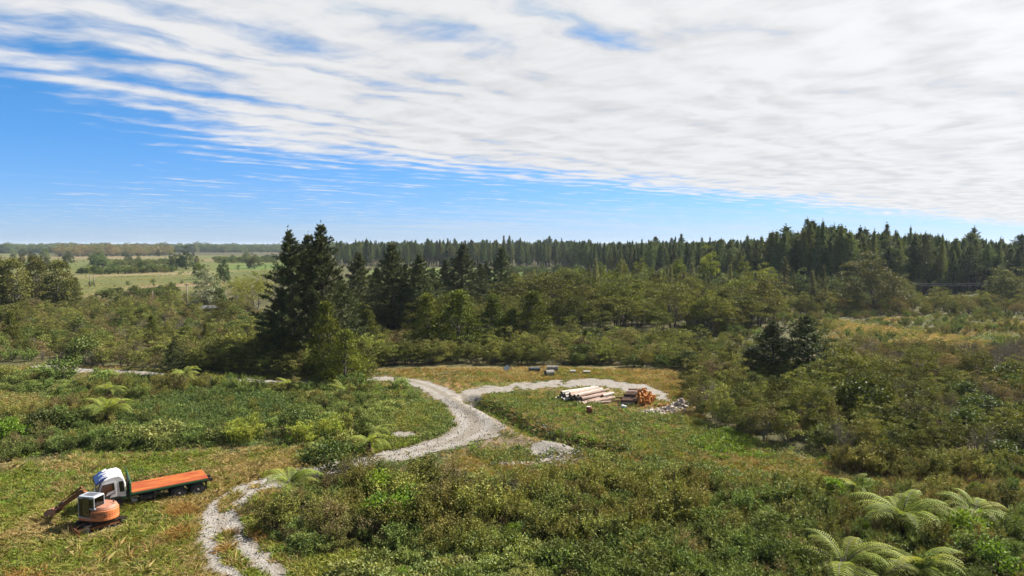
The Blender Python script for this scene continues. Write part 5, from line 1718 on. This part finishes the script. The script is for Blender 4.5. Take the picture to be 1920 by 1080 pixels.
def digger():
    cx, cy, cz = ground(190, 986)
    root = obj('mini_excavator', None, None, (cx, cy, cz + 0.02), None, (0.80, 0.80, 0.80))
    tag(root, 'small orange excavator with a rusty boom in front of the truck', 'excavator')
    # undercarriage, turned towards the viewer
    th = math.atan2(-0.75, -0.66)
    uc = part('undercarriage', root, M_rust, G().box((0, 0, 0.42), (1.5, 0.9, 0.26)).tube([(0, 0, 0.4), (0, 0, 0.70)], [0.46, 0.42], 20), 0.02)
    uc.rotation_euler = (0, 0, th)
    for s in (-1, 1):
        L, r, n = 1.22, 0.27, 14
        a = np.linspace(-math.pi / 2, math.pi / 2, n)
        loop = [(L + r * math.cos(q), r + r * math.sin(q)) for q in a] + [(-L + r * math.cos(q + math.pi), r + r * math.sin(q + math.pi)) for q in a]
        g = G()
        P = np.array(loop)
        Q = (P - np.array([0, r])) * np.array([(L + r - 0.05) / (L + r), (r - 0.05) / r]) + np.array([0, r])
        nn = len(P)
        y0, y1 = s * 0.58, s * 0.96
        V = np.vstack([np.c_[P[:, 0], np.full(nn, y), P[:, 1]] for y in (y0, y1)] + [np.c_[Q[:, 0], np.full(nn, y), Q[:, 1]] for y in (y0, y1)])
        f = []
        for i in range(nn):
            j = (i + 1) % nn
            f += [(i, j, nn + j, nn + i), (2 * nn + i, 3 * nn + i, 3 * nn + j, 2 * nn + j), (i, 2 * nn + i, 2 * nn + j, j), (nn + i, nn + j, 3 * nn + j, 3 * nn + i)]
        g.add(V, f)
        tot, seglen = 2 * 2 * L + 2 * math.pi * r, 0.115
        for k in range(int(tot / seglen)):                     # grousers
            u = k * seglen
            if u < 2 * L:
                c, an = (-L + u, 0.0), 0
            elif u < 2 * L + math.pi * r:
                an = (u - 2 * L) / r
                c = (L + r * math.sin(an), r - r * math.cos(an))
            elif u < 4 * L + math.pi * r:
                c, an = (L - (u - 2 * L - math.pi * r), 2 * r), math.pi
            else:
                an = math.pi + (u - 4 * L - math.pi * r) / r
                c = (-L + r * math.sin(an), r - r * math.cos(an))
            g.box((c[0] + 0.012 * math.sin(an), (y0 + y1) / 2, c[1] - 0.012 * math.cos(an)), (0.045, 0.37, 0.05), Matrix.Rotation(-an, 3, 'Y'))
        tr = part('track', uc, M_trackmud, g)
        part('track_frame', tr, M_rust, G().box((0, (y0 + y1) / 2, 0.27), (2.2, 0.26, 0.20)), 0.02)
        for x in (-L, -0.6, -0.2, 0.2, 0.6, L):
            rr = 0.21 if abs(x) == L else 0.10
            part('roller', tr, M_dark, G().ring((x, y1 - s * 0.03, 0.27 if abs(x) == L else 0.13), (0, s, 0), [(rr, -0.2), (rr, 0.0), (rr * 0.6, 0.02), (0.001, 0.02)], 16))
    bl = part('dozer_blade', uc, M_rust, G().prism([(1.92, 0.05), (1.86, 0.18), (1.84, 0.34), (1.90, 0.50), (1.94, 0.50), (1.90, 0.34), (1.91, 0.19), (1.98, 0.05)], -1.35, 1.35))
    for s in (-0.4, 0.4):
        part('blade_arm', bl, M_rust, G().box((1.30, s, 0.28), (1.15, 0.12, 0.14), Matrix.Rotation(0.06, 3, 'Y')), 0.01)
    part('blade_ram', bl, M_dark, G().tube([(0.75, 0, 0.45), (1.84, 0, 0.34)], [0.05, 0.035], 8))
    # house, facing along the boom
    hd = math.atan2(0.20, -0.98)
    house = obj('house', None, root)
    rear = [(-0.30 + -1.00 * math.sin(q), 0.98 * math.cos(q)) for q in np.linspace(0.10, math.pi - 0.10, 15)]
    plan = [(1.05, -0.55), (1.05, 0.98), (0.2, 0.98)] + rear + [(0.2, -0.98), (0.70, -0.98)]
    low = G().prism(plan, 0.70, 0.92, 'z')
    body = part('house_base', root, M_orange, low, 0.03)
    plan2 = [(0.00, 0.02), (0.00, 0.96), (-0.1, 0.97)] + rear + [(0.15, -0.98), (0.55, -0.95), (0.60, -0.62), (0.35, -0.10), (0.10, 0.0)]
    mid = part('engine_cover', root, M_orange, G().prism(plan2, 0.925, 1.46, 'z'), 0.05, False, 3)
    plan3 = [(x * 0.97, y * 0.97) for x, y in plan2]
    top = part('bonnet', root, M_faded, G().prism(plan3, 1.465, 1.72, 'z', inset=0.84), 0.06, False, 3)
    part('cover_seam', mid, M_rust, G().prism([(x * 1.008, y * 1.008) for x, y in plan2], 1.140, 1.165, 'z'))
    part('panel_gap', mid, M_dark, G().box((-0.46, 0.955, 1.15), (0.018, 0.06, 0.40)).box((-1.0, 0.70, 1.15), (0.018, 0.10, 0.40), Matrix.Rotation(0.75, 3, 'Z')))
    part('decal', mid, M_dark, G().box((-0.72, 0.905, 1.27), (0.34, 0.02, 0.05), Matrix.Rotation(0.42, 3, 'Z')))
    part('vent_grille', mid, M_dark, (lambda q: [q.box((-0.20, 0.985, 1.02 + 0.065 * k), (0.34, 0.03, 0.03)) for k in range(5)] and q)(G()))
    part('vent_frame', mid, M_orange, G().box((-0.20, 0.977, 1.15), (0.44, 0.016, 0.38)), 0.006)
    part('exhaust', top, M_dark, G().tube([(-0.75, -0.45, 1.65), (-0.75, -0.45, 1.92)], [0.045, 0.045], 8))
    part('hinge', top, M_dark, G().box((-0.95, 0.35, 1.70), (0.06, 0.14, 0.05)).box((-0.55, 0.62, 1.70), (0.14, 0.06, 0.05)).box((-0.98, -0.15, 1.70), (0.06, 0.16, 0.06)))
    # cab: frame, panes, door, roof, seat
    x0, x1, y0, y1, z0, z1 = -0.34, 1.02, 0.02, 0.97, 0.925, 2.46
    fr = G()
    z1 -= 0.0
    for x, y in ((x0, y0), (x0, y1), (x1, y0), (x1, y1), (0.30, y1)):
        zb = 1.60 if x == x0 else z0
        fr.box((x, y, (zb + z1) / 2), (0.06, 0.06, z1 - zb))
    for z in (z0 + 0.04, z1 - 0.04):
        fr.box(((x0 + x1) / 2 if z > 2 else 0.52, y1, z), (x1 - x0 if z > 2 else 1.0, 0.07, 0.09))
        fr.box(((x0 + x1) / 2 if z > 2 else 0.52, y0, z), (x1 - x0 if z > 2 else 1.0, 0.07, 0.09))
        fr.box((x1, (y0 + y1) / 2, z), (0.07, y1 - y0, 0.09))
    fr.box((x0, (y0 + y1) / 2, 1.64), (0.07, y1 - y0, 0.09)).box((-0.08, y1, 1.64), (0.66, 0.07, 0.09))
    cab = part('cab', root, M_cabgrey, fr, 0.012)
    part('cab_roof', cab, M_cabgrey, G().prism([(x0 - 0.05, y0 - 0.04), (x0 - 0.05, y1 + 0.03), (x0 + 0.1, y1 + 0.05), (x1 - 0.05, y1 + 0.05), (x1 + 0.08, y1 - 0.12), (x1 + 0.08, y0 + 0.05), (x1, y0 - 0.04)], 2.45, 2.56, 'z', inset=0.93), 0.03)
    part('roof_panel', cab, M_roofgrey, G().box((0.34, 0.46, 2.565), (0.85, 0.56, 0.03)), 0.01)
    part('cab_door', cab, M_glass, G().box((0.31 - 0.30 + 0.33, y1 + 0.030, 1.74), (0.60, 0.025, 1.50)), 0.02)
    part('pane', cab, M_clear, G().box((0.84, y1, 1.74), (0.30, 0.012, 1.45)))
    part('pane', cab, M_clear, G().box((x1, 0.5, 1.74), (0.012, 0.86, 1.45)))
    part('pane', cab, M_clear, G().box((-0.14, y1, 2.07), (0.46, 0.012, 0.78)))
    part('pane', cab, M_clear, G().box((0.3, y0, 1.9), (1.3, 0.012, 1.1)))
    part('pane', cab, M_clear, G().box((x0, 0.5, 2.07), (0.012, 0.86, 0.78)))
    st = part('seat', cab, M_dark, G().box((0.22, 0.5, 1.25), (0.46, 0.46, 0.16)).box((0.0, 0.5, 1.60), (0.14, 0.44, 0.62)), 0.04)
    part('control_console', cab, M_dark, G().box((0.35, 0.82, 1.22), (0.5, 0.14, 0.30)).box((0.35, 0.20, 1.22), (0.5, 0.14, 0.30)).box((0.82, 0.5, 1.05), (0.12, 0.3, 0.25)), 0.02)
    # boom, arm, bucket
    by = -0.22
    def beam(name, parent, pts, w, mat):
        return part(name, parent, mat, G().prism(pts, by - w / 2, by + w / 2), 0.015)
    boom = beam('boom', root, [(0.80, 0.95), (1.08, 0.95), (1.22, 1.55), (1.62, 2.16), (2.02, 2.20), (2.00, 2.36), (1.60, 2.50), (1.30, 2.36), (0.98, 1.75)], 0.24, M_rust)
    arm = beam('arm', root, [(1.62, 2.60), (1.86, 2.58), (4.04, 1.03), (4.02, 0.88), (3.86, 0.86), (2.70, 1.66), (1.70, 2.30)], 0.18, M_rust)
    part('boom_ram', boom, M_dark, G().tube([(1.12, by + 0.2, 1.0), (1.38, by + 0.2, 1.65)], [0.055, 0.04], 8))
    part('arm_ram', arm, M_rust, G().tube([(1.80, by, 2.78), (2.75, by, 2.14)], [0.075, 0.075], 10).tube([(2.75, by, 2.14), (3.62, by, 1.52)], [0.04, 0.04], 8))
    part('hose', arm, M_black, G().tube([(1.62, by + .13, 2.5), (2.0, by + .15, 2.50), (2.7, by + .13, 2.0), (3.4, by + .12, 1.5)], [0.02] * 4, 6).tube([(1.60, by - .13, 2.5), (2.1, by - .15, 2.45), (2.9, by - .13, 1.85)], [0.02] * 3, 6))
    part('linkage', arm, M_dark, G().box((3.74, by, 1.30), (0.10, 0.26, 0.40), Matrix.Rotation(-0.5, 3, 'Y')).box((4.02, by, 1.14), (0.42, 0.24, 0.08), Matrix.Rotation(0.4, 3, 'Y')), 0.01)
    bk = G()
    outer = [(3.30, 0.95), (3.62, 1.02), (4.10, 0.86), (4.42, 0.62), (4.36, 0.28)]
    inner = [(4.28, 0.30), (4.33, 0.58), (4.06, 0.78), (3.62, 0.92), (3.36, 0.86)]
    bk.prism(outer + inner, by - 0.36, by + 0.36)
    for s in (-0.36, 0.34):
        bk.prism([(3.32, 0.92), (3.62, 1.0), (4.08, 0.84), (4.40, 0.62), (4.34, 0.30), (3.75, 0.42), (3.36, 0.70)], by + s, by + s + 0.02)
    b = part('bucket', root, M_faded, bk)
    for k in range(4):
        part('tooth', b, M_rust, G().box((4.30, by - 0.30 + 0.2 * k, 0.22), (0.06, 0.07, 0.16)))
    for o in [b] + list(b.children):
        for v in o.data.vertices:
            v.co.x += 0.60
    for o in list(root.children):
        if o is not uc and o.type == 'MESH':
            o.rotation_euler = (0, 0, hd)
    bpy.data.objects.remove(house)
    return root


truck()
digger()


# ------------------------------------------------------------------ log landing
def log_mesh(L, r, bark_mat, end_mat, seed):
    rng = np.random.RandomState(seed)
    n, m = 12, 6
    g = G()
    a = np.arange(n) * 2 * math.pi / n
    rr = r * (1 + 0.05 * rng.normal(size=n))
    for k in range(m):
        pass
    V = []
    for k in range(m):
        x = -L / 2 + L * k / (m - 1)
        tap = 1 + 0.06 * (0.5 - k / (m - 1)) + 0.02 * rng.normal()
        V += [(x, math.cos(t) * q * tap, math.sin(t) * q * tap) for t, q in zip(a, rr)]
    f = [(i * n + j, (i + 1) * n + j, (i + 1) * n + (j + 1) % n, i * n + (j + 1) % n) for i in range(m - 1) for j in range(n)]
    g.add(V, f)
    base = g.n - len(V)
    for c in (tuple(range(n)), tuple(range((m - 1) * n, m * n))[::-1]):
        g.f.append(np.array([c]) + base)
        g.m.append(np.full(1, 1))
        g.v.append(np.zeros((0, 3)))
        g.t.append(np.zeros(0))
    return g.mesh('log', [bark_mat, end_mat])


def log(name, mat, end, c, L, r, yaw, pitch=0.0, roll=0.0, label='', group=None, seed=0, cat='log'):
    o = obj(name, log_mesh(L, r, mat, end, seed), None, c, (roll, pitch, yaw))
    tag(o, label, cat, group)
    return o


def log_pile():
    rng = random.Random(3)
    cx, cy, cz = ground(1098, 748)
    ax = math.atan2(0.66, 0.75)                     # the logs point away to the right
    ux, uy = math.cos(ax), math.sin(ax)             # along
    vx, vy = uy, -ux                                # across, towards the viewer's right
    rows = [(0, 13, 0.18), (1, 11, 0.175), (2, 7, 0.17)]
    k = 0
    ORD = ['first', 'second', 'third', 'fourth', 'fifth', 'sixth', 'seventh', 'eighth', 'ninth', 'tenth', 'eleventh', 'twelfth', 'thirteenth']
    LAY = ['bottom', 'middle', 'top']
    for lay, n, r in rows:
        for i in range(n):
            off = (i - (n - 1) / 2 - (0.5 if lay == 1 else 0.9 if lay == 2 else 0)) * 0.37
            if lay == 1 and i == n - 1:
                continue
            rr = r * rng.uniform(0.82, 1.15)
            L = rng.uniform(4.0, 5.6)
            sh = rng.uniform(-0.45, 0.45) + (0.3 if lay == 2 else 0)
            x, y = cx + ux * sh + vx * off, cy + uy * sh + vy * off
            z = float(height(x, y)) + 0.17 + lay * 0.30
            mat = [M_logpale, M_logpale, M_logpink, M_logpink][min(3, max(0, int((off + 2.5) / 1.25 + rng.uniform(-.5, .5))))]
            log('log', mat, M_endshade, (x, y, z), L, rr, ax + rng.uniform(-0.09, 0.09), rng.uniform(-0.035, 0.035), rng.uniform(0, 6), '%s pale log from the far left end in the %s layer of the long pile' % (ORD[i], LAY[lay]), 'logs of the long pile', 700 + k)
            k += 1
    for j, (px, py, L, r, yaw, mat, lab) in enumerate([
        (1140, 747, 1.9, 0.17, 0.75, M_logpale, 'short pale log with a yellow cut end at the right foot of the pile'),
        (1150, 754, 2.6, 0.13, 0.12, M_logbrown, 'thin brown log lying between the two piles, nearer one'),
        (1156, 748, 2.4, 0.12, 0.15, M_logbrown, 'thin brown log lying between the two piles, farther one'),
        (1128, 757, 2.2, 0.12, 0.30, M_logpink, 'thin pinkish log in the grass before the long pile')]):
        x, y, z = ground(px, py)
        log('log', mat, M_sawn if j == 0 else M_endshade, (x, y, z + r + (0.25 if j == 0 else 0.02)), L, r, yaw, 0.0, j * 1.3, lab, None, 760 + j)
    # stack of short brown logs, stepped, with split wood against its right side
    bx, by, bz = ground(1178, 760)
    k = 0
    ROWS = ['nearest', 'second', 'third', 'fourth', 'fifth', 'sixth', 'farthest']
    for row in range(7):
        for lv in range(3):
            if lv == 2 and row < 2:
                continue
            x, y = bx + row * 0.20 + rng.uniform(-.05, .05), by + row * 0.62 + rng.uniform(-.05, .05)
            z = float(height(x, y)) + 0.17 + lv * 0.30
            log('short_log', M_logbrown if (row + lv) % 3 else M_logpink, M_endshade, (x + 0.12 * lv, y + 0.05 * lv, z), rng.uniform(1.3, 1.7), 0.165 * rng.uniform(.85, 1.1), rng.uniform(-0.12, 0.04), 0, rng.uniform(0, 6),
                '%s short brown log, %s course of the stepped stack' % (ROWS[row], ['lowest', 'middle', 'upper'][lv]), 'short logs of the stepped stack', 800 + k)
            k += 1
    return bx, by, bz


bx, by, bz = log_pile()


def billets():
    rng = random.Random(9)
    meshes = []
    for k in range(4):
        g = G()
        r = 0.13 + 0.02 * k
        a = [(0, 0), (r * 1.5, 0.02), (r * 1.25, r * 0.75), (r * 0.55, r * 1.25)]
        g.prism(a, 0, 0.95 + 0.08 * k, 'z')
        meshes.append(g.mesh('billet', M_sawn))
    n = 0
    for i in range(9):
        for j in range(8):
            if rng.random() < 0.15 + 0.06 * max(0, j - 3):
                continue
            x = bx + 0.95 + j * 0.20 + i * 0.13 + rng.uniform(-.05, .05)
            y = by - 0.15 + i * 0.40 + rng.uniform(-.08, .08)
            o = obj('billet', meshes[rng.randrange(4)], None, (x, y, float(height(x, y)) - 0.05), (rng.uniform(-.22, .22), -0.30 + rng.uniform(-.25, .2), rng.uniform(0, 6.28)), (1, 1, rng.uniform(.75, 1.15) * (1.15 - 0.09 * j)))
            tag(o, 'orange split billet leaning against the stepped stack of short logs', 'firewood', 'orange split billets')
            n += 1


billets()


def heap(name, label, spots, mat, size, seed, n):
    rng = np.random.RandomState(seed)
    g = G()
    for k in range(n):
        px, py, sx, sy, top = spots[rng.randint(len(spots))]
        x, y, z = ground(px, py)
        q = np.clip(rng.normal(size=2) * 0.5, -1.1, 1.1)
        xx, yy = x + q[0] * sx, y + q[1] * sy
        zz = float(height(xx, yy)) + max(0, top * (1 - np.hypot(*q))) * rng.uniform(0.3, 1)
        s = size * rng.uniform(0.5, 1.4, 3) * np.array([1.6, 1.0, 0.6])
        m = Matrix.Rotation(rng.uniform(0, 6), 3, 'Z') @ Matrix.Rotation(rng.normal() * 0.5, 3, 'X') @ Matrix.Rotation(rng.normal() * 0.5, 3, 'Y')
        v = np.array([(i, j, l) for i in (-.5, .5) for j in (-.5, .5) for l in (-.5, .5)]) * s * rng.uniform(0.7, 1.1, (8, 3))
        g.add(v @ np.array(m).T + np.array([xx, yy, zz]), [(0, 1, 3, 2), (4, 6, 7, 5), (0, 4, 5, 1), (2, 3, 7, 6), (0, 2, 6, 4), (1, 5, 7, 3)], rng.uniform(0, 1))
    return tag(obj(name, g.mesh(name, mat)), label, kind='stuff')


heap('rubble', 'heap of pale broken rubble and wood chunks right of the log stacks', [(1278, 764, 1.3, 1.5, 1.0), (1255, 770, 1.4, 0.9, 0.5), (1225, 774, 1.3, 0.7, 0.35)], M_rubble, 0.24, 1, 330)
heap('rubble', 'pale stones and clods along the ditch bank', [(1020, 818, 1.2, .7, .1), (1060, 826, 1.2, .6, .1), (1105, 838, 1.2, .6, .15), (1000, 812, .8, .6, .1), (1140, 838, 1.5, .6, .1), (1180, 842, 1.5, .8, .1)], M_stone, 0.15, 2, 190)
heap('rubble', 'stony spoil bank before the culvert mound', [(950, 872, 1.8, .5, .25), (985, 872, 1.5, .5, .25), (1020, 868, 1.2, .5, .2)], M_rubble, 0.15, 3, 200)
heap('rubble', 'loose stones over the culvert mound', [(1040, 848, 1.6, 1.4, .05), (1060, 852, 1.2, 1.0, .05)], M_stone, 0.22, 4, 150)
heap('wood_chips', 'orange split pieces scattered right of the billets', [(1225, 762, 1.3, .8, .25), (1250, 762, 1.2, .8, .3), (1208, 752, .8, 1.0, .2)], M_sawn, 0.17, 7, 90)
heap('wood_chips', 'orange wood chips scattered before the stacks', [(1160, 760, 1.6, .35, .02), (1205, 763, 1.6, .4, .02)], M_sawn, 0.09, 5, 160)


def track_stones():
    rng = np.random.RandomState(6)
    g = G()
    n = 2600
    i = rng.randint(0, len(TRK) - 1, n)
    p = TRK[i, :2] + (TRK[i + 1, :2] - TRK[i, :2]) * rng.uniform(0, 1, (n, 1)) + rng.normal(size=(n, 2)) * 1.3
    keep_ = (p[:, 1] < 75) & (gravel(p[:, 0], p[:, 1]) > -0.35)
    p = p[keep_]
    z = height(p[:, 0], p[:, 1])
    for (x, y), zz in zip(p, z):
        s = 0.07 * rng.uniform(0.5, 1.6, 3)
        a = rng.uniform(0, 6)
        v = np.array([(1, 0, -.2), (.3, .9, -.1), (-.8, .5, -.2), (-.6, -.7, -.1), (.4, -.9, -.2), (0.1, 0.05, .9)]) * s
        c, q = math.cos(a), math.sin(a)
        v = np.c_[v[:, 0] * c - v[:, 1] * q, v[:, 0] * q + v[:, 1] * c, v[:, 2]] + np.array([x, y, zz + 0.06])
        g.add(v, [(0, 1, 5), (1, 2, 5), (2, 3, 5), (3, 4, 5), (4, 0, 5)])
    tag(obj('gravel', g.mesh('gravel', M_stone)), 'loose stones on the gravel track', kind='stuff')


track_stones()


def pipe(px, py, L, r, yaw, mat, label, wall=0.06, tilt=0.0, name='concrete_pipe', cat='pipe'):
    x, y, z = ground(px, py)
    g = G()
    g.ring((0, 0, 0), (1, 0, 0), [(r - wall, -L / 2), (r, -L / 2), (r, L / 2), (r - wall, L / 2), (r - wall, -L / 2)], 24)
    g.ring((0, 0, 0), (1, 0, 0), [(r, -L / 2 + 0.02), (r + 0.035, -L / 2 + 0.02), (r + 0.035, -L / 2 + 0.16), (r, -L / 2 + 0.16)], 24)
    o = obj(name, g.mesh(name, mat, False), None, (x, y, z + r - 0.05), (0, tilt, yaw))
    tag(o, label, cat)
    return o


pipe(1030, 705, 1.15, 0.42, 0.38, M_concrete, 'short pale concrete pipe lying open-ended on the dry grass behind the landing')
pipe(1002, 697, 1.5, 0.36, 0.12, M_pipegreen, 'dark green pipe lying in the grass left of the concrete pipe', 0.03, 0, 'plastic_pipe')
pipe(1036, 696, 1.5, 0.40, math.pi - 0.1, M_concrete, 'second concrete pipe half hidden in grass behind the first')
pipe(1170, 766, 0.5, 0.20, -0.6, M_white, 'small white pipe end at the foot of the stepped log stack', 0.04, 0, 'white_pipe')


def small_things():
    # tilted white sheet, pale slab, stump
    x, y, z = ground(950, 696)
    g = G().box((0, 0, 0), (0.75, 1.1, 0.05)).box((0, 0.5, -0.18), (0.75, 0.05, 0.36)).box((0.34, 0, -0.18), (0.05, 1.1, 0.36))
    tag(obj('metal_cover', g.mesh('metal_cover', M_sheet), None, (x, y, z + 0.45), (0.2, -0.75, 0.3)), 'tilted white metal cover in the grass at the hedge', 'cover')
    for px, py, w, lab in ((1074, 700, 0.8, 'pale slab lying in the dry grass right of the concrete pipes'), (1100, 701, 1.0, 'thin pale slab farther right along the hedge')):
        x, y, z = ground(px, py)
        o = bevel(obj('concrete_slab', G().box((0, 0, 0), (w, 0.5, 0.2)).mesh('concrete_slab', M_concrete), None, (x, y, z + 0.30), (0.25, 0.05, 0.1)), 0.03)
        tag(o, lab, 'slab')
    x, y, z = ground(1104, 777)
    rng = np.random.RandomState(4)
    root = obj('cut_stump', None, None, (x, y, z))
    tag(root, 'dark reddish cut block of wood standing in the grass before the long log pile', 'stump')
    a = np.arange(10) * 2 * math.pi / 10
    rr = 0.30 * (1 + 0.09 * rng.normal(size=10))
    part('block', root, M_rust, G().prism([(math.cos(t) * q, math.sin(t) * q * 0.9) for t, q in zip(a, rr)], -0.1, 0.78, 'z', inset=0.93), 0.02)
    part('sawn_top', root, M_rubble, G().prism([(math.cos(t) * q * 0.9, math.sin(t) * q * 0.8) for t, q in zip(a, rr)], 0.781, 0.80, 'z'))
    part('sunlit_face', root, M_sawn, G().box((0.29, -0.10, 0.36), (0.10, 0.28, 0.62)), 0.02)  # orange slab paints the sunlit right side of the block
    # fallen branches on the mud
    for k, (px, py, L, yaw, lab) in enumerate([(830, 704, 2.4, 0.1, 'bare grey branch on the mud left of the landing, lower one'), (850, 700, 2.0, -0.2, 'bare grey branch on the mud left of the landing, upper one'), (1085, 858, 1.5, 0.45, 'pale driftwood pole at the tip of the culvert mound')]):
        x, y, z = ground(px, py)
        P = curve_pts(np.array([-L / 2, 0, 0.05]), np.array([L / 2, 0.1, 0.12]), (0, 0.1, 0.08), 6)
        g = G().tube(P, np.linspace(0.07, 0.03, 6), 7).tube([P[3], P[3] + np.array([0.4, 0.3, 0.15])], [0.03, 0.015], 5)
        tag(obj('fallen_branch', g.mesh('fallen_branch', M_bark_pale, True), None, (x, y, z + 0.03), (0, 0, yaw)), lab, 'branch')


small_things()


# ------------------------------------------------------------------ poles, wires, shed
def pole(px, py, top, label, arm=0.0, r=0.13, name='power_pole', cat='power pole'):
    x, y, z = ground(px, py)
    _, zt = at_y(px, top, y)
    h = zt - z
    root = obj(name, None, None, (x, y, z))
    tag(root, label, cat)
    part('post', root, M_pole, G().tube([(0, 0, -0.3), (0, 0, h * 0.5), (0, 0, h)], [r, r * 0.88, r * 0.75], 10), 0, True)
    if arm:
        part('crossarm', root, M_pole, G().box((0, -r, h - 0.35), (arm, 0.10, 0.14)))
        for s in (-0.45, -0.15, 0.15, 0.45):
            part('insulator', root, M_dark, G().tube([(s * arm, -r, h - 0.28), (s * arm, -r, h - 0.08)], [0.05, 0.03], 8))
    return x, y, z + h


pole(106, 577, 534, 'pale power pole with a crossarm before the tall olive trees', 2.0)
pole(352, 588, 532, 'pale leaning power pole beside the silver tree', 0.9)
pole(287, 572, 545, 'short dark pole in the scrub left of the silver tree', 0, 0.11, 'post', 'post')
pole(169, 538, 516, 'left of the pair of dark posts in the far field', 0, 0.20, 'post', 'post')
pole(177, 538, 515, 'right of the pair of dark posts in the far field', 0, 0.20, 'post', 'post')
pole(1565, 548, 482, 'tall bare pale trunk before the plantation', 0, 0.22, 'dead_tree', 'dead tree')
a = pole(1712, 572, 530, 'power pole at the plantation foot beside the pale spreading tree', 1.4)
b = pole(1848, 570, 530, 'power pole at the plantation foot before the gap in the pines', 1.4)
for k, dz in enumerate((-0.1, -0.6)):
    P = curve_pts(np.array(a) + np.array([0, 0, dz]), np.array(b) + np.array([0, 0, dz]), (0, 0, -0.25), 8)
    o = obj('power_line', G().tube(P, [0.03] * 8, 5).mesh('power_line', M_wire))
    tag(o, ['upper', 'lower'][k] + ' power line strung along the plantation foot', 'power line')


def shed():
    x, y, z = ground(388, 590)
    root = obj('shed', None, None, (x, y + 2, z - 0.3), (0, 0, 0.15), (0.8, 0.8, 0.8))
    tag(root, 'low grey iron shed half hidden by the silver tree', 'shed')
    for s in (-1, 1):
        part('wall', root, M_shed, G().box((0, s * 2.0, 1.1), (6.0, 0.12, 2.2)))
        part('end_wall', root, M_shed, G().box((s * 2.98, 0, 1.1), (0.12, 3.86, 2.2)))
    part('roof', root, M_shed, G().prism([(-2.3, 2.2), (2.3, 2.75), (2.3, 2.85), (-2.3, 2.3)], -3.3, 3.3, 'x'))
    part('door', root, M_dark, G().box((0.8, -2.08, 0.95), (1.0, 0.06, 1.9)))
    for k in range(12):
        part('rib', root, M_shed, G().box((-2.8 + 0.5 * k, -2.075, 1.1), (0.05, 0.04, 2.1)))
    x, y, z = ground(330, 583)
    o = obj('white_sheeting', G().prism([(-1.8, 0), (-1.4, 0.8), (-0.3, 1.4), (0.6, 1.1), (1.6, 0.3), (1.9, 0)], -0.7, 0.7, inset=0.8).mesh('white_sheeting', M_sheet), None, (x, y, z), (0, 0, 0.4))
    tag(bevel(o, 0.15, 2), 'crumpled pale sheeting lying in the scrub left of the power pole', 'sheeting')
    o = obj('fallen_pole', G().tube([(-3.2, 0, 0.4), (0, 0, 1.2), (3.2, 0, 2.0)], [0.16, 0.14, 0.12], 8).mesh('fallen_pole', M_dark), None, (x + 1.2, y + 1.5, z), (0, 0, 0.2))
    tag(o, 'dark pole leaning over the pale sheeting', 'pole')


shed()


# ------------------------------------------------------------------ air
def haze():
    g = G().box((0, 4550, 14.2), (24000, 14000, 36.0))
    m, t, out = material('haze')
    v = t.n('ShaderNodeVolumePrincipled')
    v.inputs['Color'].default_value = (0.72, 0.85, 1.0, 1)
    v.inputs['Density'].default_value = 0.00006
    v.inputs['Anisotropy'].default_value = 0.2
    t.link(v.outputs[0], out.inputs['Volume'])
    tag(obj('haze', g.mesh('haze', m)), 'thin bluish summer haze', kind='stuff')


haze()
